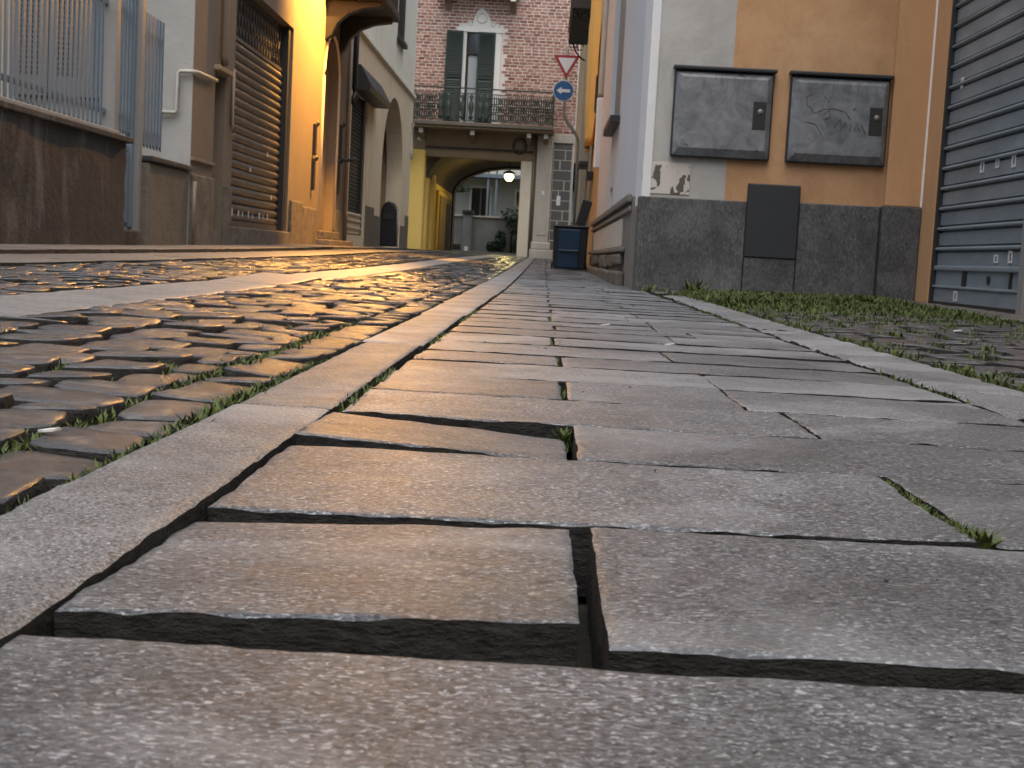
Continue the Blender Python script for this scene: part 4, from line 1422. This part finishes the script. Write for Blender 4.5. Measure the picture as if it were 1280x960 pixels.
# orange house and beige house farther up
ho = thing('orange_house', 'narrow orange house front beyond the pale corner building', 'house', (3, 21, 0))
panel(MB(), 'x', XR + .06, 18.45, 23.6, -.1, 5.6, [(19.3, 20.1, .1, 2.2), (19.3, 20.2, 3.3, 4.9)], .3, -1).build('wall', ORANGE_E, ho)
B('core', INSIDE, ho, XR + .37, 6, 18.47, 23.58, -.1, 5.5, 0)
B('roof', ROOFT, ho, XR - .3, 6.2, 18.46, 23.6, 5.62, 5.8, .01)
B('door', WOODD, ho, XR + .12, XR + .16, 19.3, 20.1, .1, 2.2, .004)
B('window', GLASS, ho, XR + .16, XR + .2, 19.3, 20.2, 3.3, 4.9, 0)
B('sill', DARKMETAL, ho, XR - .05, XR + .059, 22.4, 23.3, 1.55, 1.65, .008)
MB().tube([(XR - .02, 18.6, 5.5), (XR - .02, 18.6, 2.45), (XR - .02, 18.6, 2.4)], .05).build('downpipe', PIPEC, ho, smooth=True)
B('pipe_guard', WHITEPAINT, ho, XR - .075, XR + .03, 18.55, 18.66, 1.45, 2.39, .02)
B('cable_box', DARKMETAL, ho, XR - .09, XR + .05, 19.0, 19.25, 2.25, 2.75, .02)
B('shutter', DARKMETAL, ho, XR - .02, XR + .055, 18.75, 19.25, 3.2, 5.6, .01)
he = thing('beige_house', 'beige house with dark wooden balcony behind the road signs', 'house', (3, 28, 0))
panel(MB(), 'x', XR + .05, 23.62, 33.4, -.1, 6.9, [(25.6, 26.4, .15, 2.2), (29.4, 30.2, .2, 2.3)], .3, -1).build('wall', BEIGE_E, he)
B('gable_wall', BEIGE_E, he, XR + .05, 6, 33.4, 33.46, -.1, 6.9, 0)
B('core', INSIDE, he, XR + .36, 6, 23.63, 33.39, -.1, 6.8, 0)
B('roof', ROOFT, he, XR - .3, 6.2, 23.61, 33.8, 6.92, 7.1, .01)
for a in (25.6, 29.4):
    B('door', WOODD, he, XR + .12, XR + .16, a, a + .8, .15, 2.25, .004)
B('door_canopy', DARKMETAL, he, XR - .12, XR + .049, 25.4, 26.6, 1.95, 2.03, .01)
bb = B('balcony', WOODD, he, .33, XR + .07, 25.3, 29.5, 4.42, 4.66, .01)
B('fascia', STUCCO, bb, .31, .329, 25.3, 29.5, 4.66, 4.76, .006)
B('fascia', STUCCO, bb, .31, XR + .049, 25.27, 25.299, 4.661, 4.76, .006)
B('top_rail', WOODD, bb, .33, .37, 25.3, 29.5, 5.70, 5.76, .005)
B('end_rail', WOODD, bb, .371, XR + .049, 25.3, 25.34, 5.70, 5.76, .005)
B('corner_post', STUCCO, bb, .33, .37, 25.3, 25.34, 4.77, 5.69, .005)
b0 = MB().box(.40, .42, 25.31, 25.33, 4.77, 5.69).build('baluster', IRON, bb)
for k in range(1, 5):
    dup(b0, WL[b0.name] + Vector((.055 * k, 0, 0)), bb)
for k in range(1, 30):
    dup(b0, (.35, 25.4 + k * .138, WL[b0.name].z), bb)
B('back_panel', DARKMETAL, bb, .50, XR + .045, 25.36, 25.40, 4.80, 5.9, .004)
for yy in (25.6, 29.2):
    m = MB()
    m.tube([(XR + .03, yy, 4.05), (.60, yy, 4.10), (.50, yy, 4.22), (.42, yy, 4.40)], .018, 6)
    m.tube([(.58 + .07 * math.cos(a), yy, 4.33 + .07 * math.sin(a)) for a in np.linspace(0, 5.4, 14)], .012, 6)
    m.tube([(.40 + .05 * math.cos(a), yy, 4.36 + .05 * math.sin(a)) for a in np.linspace(2, 7, 12)], .012, 6)
    m.build('scroll_bracket', IRON, bb, smooth=True)
bb.location += Vector((-.07, 0, .34))
# yellow cloth
V, F = [], []
ny_, nzz = 60, 24
for j in range(nzz + 1):
    f = j / nzz
    zz = 2.0 + 3.5 * f
    for i in range(ny_ + 1):
        g = i / ny_
        wy = 21.4 + (2.1 + .25 * math.sin(3 * f)) * g
        V.append((XR - .05 + (.05 + .03 * f) * math.sin(g * 22 + 2.2 * math.sin(f * 4)) - .10 * max(0, f - .6) * math.sin(g * 5), wy, zz + .15 * g * math.sin(3 * g)))
for j in range(nzz):
    for i in range(ny_):
        q = j * (ny_ + 1) + i
        F.append((q, q + 1, q + ny_ + 2, q + ny_ + 1))
dc = link_mesh('hanging_cloth', V, F, CLOTH, None, smooth=True)
so = dc.modifiers.new('thick', 'SOLIDIFY'); so.thickness = .006
tag(dc, 'long yellow cloth hanging in folds down the orange house front', 'cloth')

# corner building
hr = thing('corner_building', 'corner building of grey and ochre plaster on dark granite plinth', 'house', (3, 12, 0))
YF = 9.65
panel(MB(), 'y', YF, XR, 2.60, .3, 5.6, [], .3, -1).build('front_wall', TWOTONE, hr)
panel(MB(), 'x', XR, YF, 18.4, -.1, 5.6, [(13.7, 16.0, 1.66, 3.7), (14.25, 14.85, .72, .98)], .12, -1).build('street_wall', BLUEWHITE, hr)
B('corner_strip', WHITEP, hr, XR - .012, XR + .05, YF - .012, 10.35, .62, 5.6, .006)
B('corner_foot', PANEL_BROWN, hr, XR - .03, XR + .03, YF + .0, 10.25, -.05, .618, .015)
B('core', INSIDE, hr, XR + .13, 6, YF + .31, 18.38, -.1, 5.5, 0)
B('roof', ROOFT, hr, XR - .4, 6.4, YF - .4, 18.44, 5.62, 5.8, .01)
B('blind_panel', STEEL, hr, XR + .05, XR + .09, 13.7, 16.0, 1.66, 3.7, .004)
B('window_sill', DARKMETAL, hr, XR - .10, XR + .05, 13.55, 15.1, 1.56, 1.64, .01)
B('low_window', DARKMETAL, hr, XR + .06, XR + .08, 14.25, 14.85, .72, .98, .003)
B('plaster_patch', PEEL, hr, .655, .99, YF - .006, YF - .001, .695, .915, .003)
# granite plinth blocks
for (a, b, zt, pr) in ((.64, 1.395, .672, .03), (1.765, 2.325, .684, .03), (2.33, 2.597, .69, .085)):
    B('plinth_block', PLIN, hr, a, b, YF - pr, YF + .1, -.05, zt, .008)
B('plinth_block', PLIN, hr, 1.40, 1.76, YF - .028, YF + .1, -.05, .286, .006)
B('plinth_block', PLIN, hr, 1.40, 1.76, YF - .018, YF + .1, .288, .678, .004)
B('pilaster', OCHRE_R, hr, 2.345, 2.597, YF - .06, YF - .001, .692, 5.6, .006)
B('corner_bead', WHITEPAINT, hr, 2.588, 2.602, YF - .066, YF - .055, .692, 5.6, .002)
# street-side plinth with slatted vent
sp_ = B('side_plinth', PANEL_BROWN, hr, XR - .035, XR + .02, 10.27, 18.38, -.05, .70, .008)
B('cornice', PANEL_BROWN, sp_, XR - .075, XR - .036, 10.27, 18.38, .655, .715, .012)
B('cornice', PANEL_BROWN, sp_, XR - .058, XR - .036, 10.27, 18.38, .585, .625, .008)
B('ledge', PANEL_BROWN, sp_, XR - .08, XR - .036, 10.8, 18.38, .285, .325, .012)
b0 = MB().box(XR - .047, XR - .036, 11.3, 11.82, .335, .56).build('vent_slat', LIME, sp_)
for k in range(1, 11):
    dup(b0, WL[b0.name] + Vector((0, .63 * k, 0)), sp_)
for k in range(6):
    B('rough_stone', BROWNSTONE, sp_, XR - .085 + .02 * (k % 2), XR - .036, 10.9 + k * 1.22, 10.9 + k * 1.22 + 1.15, .18 - .02 * (k % 3), .27, .02)
    B('rough_stone', BROWNSTONE, sp_, XR - .10, XR - .036, 10.7 + k * 1.25, 10.7 + k * 1.25 + 1.2, -.05, .13 - .01 * (k % 2), .02)
# ochre flank with the grey roller shutter
XS = 2.60
panel(MB(), 'x', XS, 3.5, YF - .061, -.1, 5.6, [(7.46, 9.28, .03, 3.1)], .12, -1).build('flank_wall', OCHRE_R, hr)
B('flank_core', INSIDE, hr, XS + .13, 6, 3.52, YF + .3, -.1, 5.5, 0)
B('flank_roof', ROOFT, hr, XS - .3, 6.4, 3.3, YF - .41, 5.62, 5.8, .01)
B('shutter_post', STEELP, hr, XS - .03, XS + .10, 7.36, 7.455, .02, 3.1, .006)
B('guide_channel', IRON, hr, XS + .01, XS + .06, 9.25, 9.279, .03, 3.1, .003)
rr = B('roller_shutter', ROLLER, hr, XS + .035, XS + .06, 7.46, 9.25, .055, .145, .003)


def slat_r(z0, p):
    x = XS + .045
    prof = [(x, z0), (x - .002, z0 + p * .62), (x + .022, z0 + p * .64), (x + .022, z0 + p * .70), (x - .010, z0 + p * .73), (x - .022, z0 + p * .78), (x - .022, z0 + p * .84), (x - .012, z0 + p * .90), (x + .024, z0 + p * .91), (x + .024, z0 + p * .985), (x, z0 + p)]
    v = [(a, 7.46, b) for a, b in prof] + [(a, 9.25, b) for a, b in prof]
    m = len(prof)
    return MB().add(v, [(i, m + i, m + i + 1, i + 1) for i in range(m - 1)])


s0 = slat_r(.2955, .1335).build('slat', ROLLER, rr)
for k in range(1, 21):
    dup(s0, WL[s0.name] + Vector((0, 0, .1335 * k)), rr)
B('lock_bar', ROLLER, rr, XS + .022, XS + .06, 7.46, 9.25, .262, .2945, .008)
B('lock_bar', ROLLER, rr, XS + .022, XS + .06, 7.46, 9.25, .147, .165, .006)
B('lock_panel', ROLLER, rr, XS + .042, XS + .06, 7.46, 9.25, .166, .261, 0)
for yy in (7.75, 8.58, 8.62):
    B('divider', IRON, rr, XS + .03, XS + .041, yy, yy + .03, .167, .26, .003)
B('keyhole', IRON, rr, XS + .034, XS + .041, 8.13, 8.18, .19, .235, .004)
B('bottom_seal', IRON, rr, XS + .03, XS + .06, 7.46, 9.25, .032, .053, .003)
for (yy, zz, sy, sz) in ((8.99, 1.44, .05, .07), (8.42, .865, .07, .07), (8.15, .875, .055, .07), (7.86, .86, .065, .075), (8.02, .315, .07, .05), (7.78, .315, .065, .07), (8.72, .07, .07, .065)):
    st = B('sticker', STICK, rr, XS + .030 if zz < .1 else XS + .038, XS + .034 if zz < .1 else XS + .0425, yy, yy + sy, zz, zz + sz, 0)
    B('sticker_print', STICKB, st, (XS + .029 if zz < .1 else XS + .037), (XS + .0298 if zz < .1 else XS + .0378), yy + sy * .25, yy + sy * .55, zz + sz * .2, zz + sz * .8, 0)

# meter boxes
for (x0, lab) in ((.835, 'dark grey meter box with drip stains on the grey plaster'), (1.637, 'dark grey meter box with scratched graffiti on the ochre plaster')):
    x1, z0, z1 = x0 + .69, .955, 1.553
    mb_ = thing('meter_box', lab, 'meter box', ((x0 + x1) / 2, YF, z0), 'metal meter boxes on the corner building')
    B('case', DARKMETAL, mb_, x0, x1, YF - .05, YF - .008, z0, z1, .012)
    B('hood', DARKMETAL, mb_, x0 - .012, x1 + .012, YF - .085, YF - .008, z1 + .001, z1 + .028, .008)
    m = MB()
    xa, xb, za, zb = x0 + .055, x1 - .045, z0 + .065, z1 - .045
    m.add([(x0 + .012, YF - .052, z0 + .012), (x1 - .012, YF - .052, z0 + .012), (x1 - .012, YF - .052, z1 - .012), (x0 + .012, YF - .052, z1 - .012),
           (xa, YF - .085, za), (xb, YF - .085, za), (xb, YF - .085, zb), (xa, YF - .085, zb)],
          [(4, 5, 6, 7), (0, 1, 5, 4), (1, 2, 6, 5), (2, 3, 7, 6), (3, 0, 4, 7)])
    dr = m.build('door', BOXM, mb_, .006)
    lk = B('lock_recess', IRON, dr, xb - .095, xb - .005, YF - .089, YF - .0855, z0 + .21, z0 + .40, .003)
    MB().tube([(xb - .045, YF - .094, z0 + .33), (xb - .045, YF - .0895, z0 + .33)], .02, 14).build('keyhole', GALV, lk, smooth=True)
    if x0 > 1:
        m = MB()
        q = YF - .0858
        S = [[(-.20, .36), (-.16, .31), (-.10, .34), (-.03, .35), (.05, .33), (.09, .28)], [(-.10, .39), (-.10, .43), (-.06, .39), (-.06, .43)],
             [(-.10, .30), (-.06, .34), (-.05, .30), (-.09, .27), (-.04, .29)], [(-.02, .22), (.02, .28), (.03, .20), (.06, .27)], [(.09, .20), (.10, .25)], [(.12, .20), (.13, .26), (.16, .20), (.17, .25), (.20, .18)],
             [(-.21, .36), (-.22, .42), (-.18, .44)], [(-.22, .25), (-.15, .24), (-.10, .17)]]
        cxm = (xa + xb) / 2 - .02
        for s in S:
            m.tube([(cxm + a, q, z0 + b + .03) for a, b in s], .0022, 5)
        m.build('graffiti', IRON, dr)
pt = thing('cover_plate', 'flat dark plate set into the granite plinth below the boxes', 'plate', (1.58, YF, .29))
B('sheet', PLATE, pt, 1.402, 1.756, YF - .040, YF - .030, .290, .795, .004)
B('rim', PLATE, pt, 1.396, 1.762, YF - .0295, YF - .006, .2885, .80, .004)

# ================================================================== SIGN POST
rs_ = thing('road_sign_post', 'bent pole with give way triangle above blue left arrow sign', 'road sign', (.76, 33.0, .17))
zb = gz(.76, 33)
YP = 33.0
MB().tube([(.68, YP, zb), (.66, YP, 2.9), (.65, YP, 3.05), (.58, YP, 3.22), (.38, YP, 3.46), (.30, YP, 3.60), (.28, YP, 3.8), (.28, YP, 5.2)], .035, 10).build('pole', GALV, rs_, smooth=True)


def disc(c, r, y0, y1, n=36):
    return MB().prism([(c[0] + r * math.cos(2 * math.pi * k / n), y0, c[1] + r * math.sin(2 * math.pi * k / n)) for k in range(n)], (0, y1 - y0, 0))


def tri(c, r, y0, y1, cut=.08):
    P = [Vector((c[0] + r * math.cos(a), 0, c[1] + r * math.sin(a))) for a in (math.pi / 6, 5 * math.pi / 6, 1.5 * math.pi)]
    o = []
    for i in range(3):
        p, a, b = P[i], P[i - 1], P[(i + 1) % 3]
        for q in (a, b):
            o.append(p + (q - p) * cut)
    return MB().prism([(q.x, y0, q.z) for q in o], (0, y1 - y0, 0))


cb = (.24, 4.20)
bs = disc(cb, .245, YP - .056, YP - .042).build('round_sign', SIGNWHITE, rs_)
disc(cb, .232, YP - .060, YP - .0565).build('blue_face', SIGNBLUE, bs)
ar = [(-.16, 0), (-.05, .085), (-.05, .035), (.16, .035), (.16, -.035), (-.05, -.035), (-.05, -.085)]
MB().prism([(cb[0] + a, YP - .064, cb[1] + b) for a, b in ar], (0, .0035, 0)).build('arrow', SIGNWHITE, bs)
ct = (.28, 4.85)
ts = tri(ct, .37, YP - .056, YP - .042).build('triangle_sign', SIGNRED, rs_)
tri((ct[0], ct[1] + .0), .245, YP - .060, YP - .0565, .04).build('white_face', SIGNWHITE, ts)
B('clamp', GALV, rs_, .23, .33, YP - .0415, YP + .04, 4.18, 4.24, .004)
B('clamp', GALV, rs_, .23, .33, YP - .0415, YP + .04, 4.88, 4.94, .004)

# ================================================================== BLUE BIN
bx, by = .33, 17.9
zb = gz(bx, by)
wb = thing('waste_bin', 'dark blue plastic bin with open lid on the sidewalk', 'bin', (bx, by, zb))


def taper(x0, x1, y0, y1, z0, X0, X1, Y0, Y1, z1):
    return MB().add([(x0, y0, z0), (x1, y0, z0), (x1, y1, z0), (x0, y1, z0), (X0, Y0, z1), (X1, Y0, z1), (X1, Y1, z1), (X0, Y1, z1)],
                    [(3, 2, 1, 0), (4, 5, 6, 7), (0, 1, 5, 4), (1, 2, 6, 5), (2, 3, 7, 6), (3, 0, 4, 7)])


taper(bx - .21, bx + .21, by - .21, by + .22, zb + .012, bx - .225, bx + .225, by - .23, by + .25, zb + .545).build('body', PLASTICBLK, wb, .02)
fr_ = taper(bx - .16, bx + .12, by - .226, by - .20, zb + .03, bx - .165, bx + .125, by - .246, by - .22, zb + .53).build('front_panel', PLASTICBLUE, wb, .012)
B('handle_lip', PLASTICBLUE, fr_, bx - .15, bx + .11, by - .275, by - .236, zb + .235, zb + .265, .012)
B('rim', PLASTICBLK, wb, bx - .235, bx + .235, by - .255, by + .265, zb + .546, zb + .578, .012)
m = MB().box(bx + .055, bx + .185, by + .10, by + .13, zb + .58, zb + .93, rot=(0, .24, 0), c=(bx + .12, by + .11, zb + .58))
m.build('lid', PLASTICBLK, wb, .012)
for s in (-1, 1):
    MB().tube([(bx + s * .213, by + .2, zb + .055), (bx + s * .235, by + .2, zb + .055)], .05, 14).build('wheel', PLASTICBLK, wb, smooth=True)

# ================================================================== LAMPS
sl = thing('street_lamp', 'sodium street lamp on a wall bracket beside the ochre house balcony', 'street lamp', (XW, 18.6, 4.2))
MB().tube([(XW, 18.6, 4.3), (-2.8, 18.6, 4.72), (-2.2, 18.6, 4.85), (-2.1, 18.6, 4.6)], .03, 8).build('bracket', IRON, sl, smooth=True)
MB().lathe((-2.1, 18.6, 4.44), [(.24, -.215), (.24, -.19), (.16, .02), (.04, .12), (.001, .12)], 24).build('lamp_shade', IRON, sl, smooth=True)
MB().lathe((-2.1, 18.6, 4.31), [(.001, 0), (.03, .02), (.045, .07), (.03, .10), (.001, .12)], 16).build('bulb', BULB_O, sl, smooth=True)
m = MB()
for k in range(16):
    a0, a1 = rad(-84 + 174 * k / 16), rad(-84 + 174 * (k + 1) / 16)
    m.prism([(-2.1 + r_ * math.cos(a), 18.6 + r_ * math.sin(a), 4.24) for r_, a in ((.24, a0), (.25, a0), (.25, a1), (.24, a1))], (0, 0, -.62))
for k in range(8):
    a0, a1 = rad(90 + 62 * k / 8), rad(90 + 62 * (k + 1) / 8)
    m.prism([(-2.1 + r_ * math.cos(a), 18.6 + r_ * math.sin(a), 4.24) for r_, a in ((.24, a0), (.25, a0), (.25, a1), (.24, a1))], (0, 0, -.32))
for k in range(4):
    a0, a1 = rad(-117 + 20 * k / 4), rad(-117 + 20 * (k + 1) / 4)
    m.prism([(-2.1 + r_ * math.cos(a), 18.6 + r_ * math.sin(a), 4.24) for r_, a in ((.24, a0), (.25, a0), (.25, a1), (.24, a1))], (0, 0, -.5))
m.build('added_light_blocker', IRON, sl)  # unseen plates added to keep lamp light off nearby walls and balcony
l2 = bpy.data.lights.new('street_lamp_light', 'POINT')
l2.energy = 1800; l2.color = (1.0, .45, .075); l2.shadow_soft_size = .03
lo = bpy.data.objects.new('street_lamp_light', l2)
COL.objects.link(lo); lo.parent = sl; lo.location = Vector((-2.1, 18.6, 4.27)) - WL[sl.name]

# ================================================================== THE STREET GOES ON BEHIND THE CAMERA
hs = thing('plain_house', 'plain beige house closing the street behind the viewer', 'house', (0, -29, 0))
panel(MB(), 'y', -26.0, -9, 9, -.1, 9, [(-4, -3, 4, 5.6), (-.5, .5, 4, 5.6), (3, 4, 4, 5.6), (-.6, .6, .1, 2.3)], .2, 1).build('wall', CREAM, hs)
B('core', INSIDE, hs, -9, 9, -31, -26.21, -.1, 8.9, 0)
hl = thing('low_house', 'low pale house beside the railing behind the viewer', 'house', (-6, -3, 0))
panel(MB(), 'x', -3.6, -8.5, 2.9, -.1, 6.5, [(-6, -5, 1, 2.4), (-2, -1, 1, 2.4)], .2, 1).build('wall', PALE, hl)
B('core', INSIDE, hl, -9, -3.81, -8.5, 2.9, -.1, 6.4, 0)
hq = thing('yellow_house', 'yellow house beside the forecourt behind the viewer', 'house', (6, -3, 0))
panel(MB(), 'x', 2.9, -8.5, 3.4, -.1, 7.5, [(-6, -5, 1, 2.4), (-2, -1, 1, 2.4)], .2, -1).build('wall', OCHRE_R, hq)
B('core', INSIDE, hq, 3.11, 9, -8.5, 3.4, -.1, 7.4, 0)

# ================================================================== GRIT ON THE STONES
V, F = [], []
rg = np.random.default_rng(3)
def pebble(x, y, z, r):
    o = len(V)
    q = rg.uniform(.6, 1.3, 6) * r
    V.extend([(x - q[0], y, z), (x + q[1], y, z), (x, y - q[2], z), (x, y + q[3], z), (x, y, z + q[4] * .8), (x, y, z - q[5])])
    for a, b, c in ((0, 2, 4), (2, 1, 4), (1, 3, 4), (3, 0, 4), (2, 0, 5), (1, 2, 5), (3, 1, 5), (0, 3, 5)):
        F.append((o + a, o + b, o + c))
for k in range(260):
    y = .45 + 7 * rg.random() ** 1.6
    x = rg.uniform(-.24, .7)
    if y > 2.3 and rg.random() < .6:
        x = rg.choice([-.236, .04, .35, .708]) + rg.normal(0, .012)
    if y < 2.3 and x < .06 or y < 2.3 and not any(a + .015 < x < b - .015 and c + .02 < y < d - .015 for a, b, c, d, _ in near):
        continue
    pebble(x, y, gz(x, y) + .001, rg.uniform(.0006, .0022) * (1 + .15 * y))
gr_ = link_mesh('grit', V, F, KERB)
gr_['kind'] = 'stuff'
gr_['label'] = 'fine grit and crumbs scattered over the sidewalk slabs'
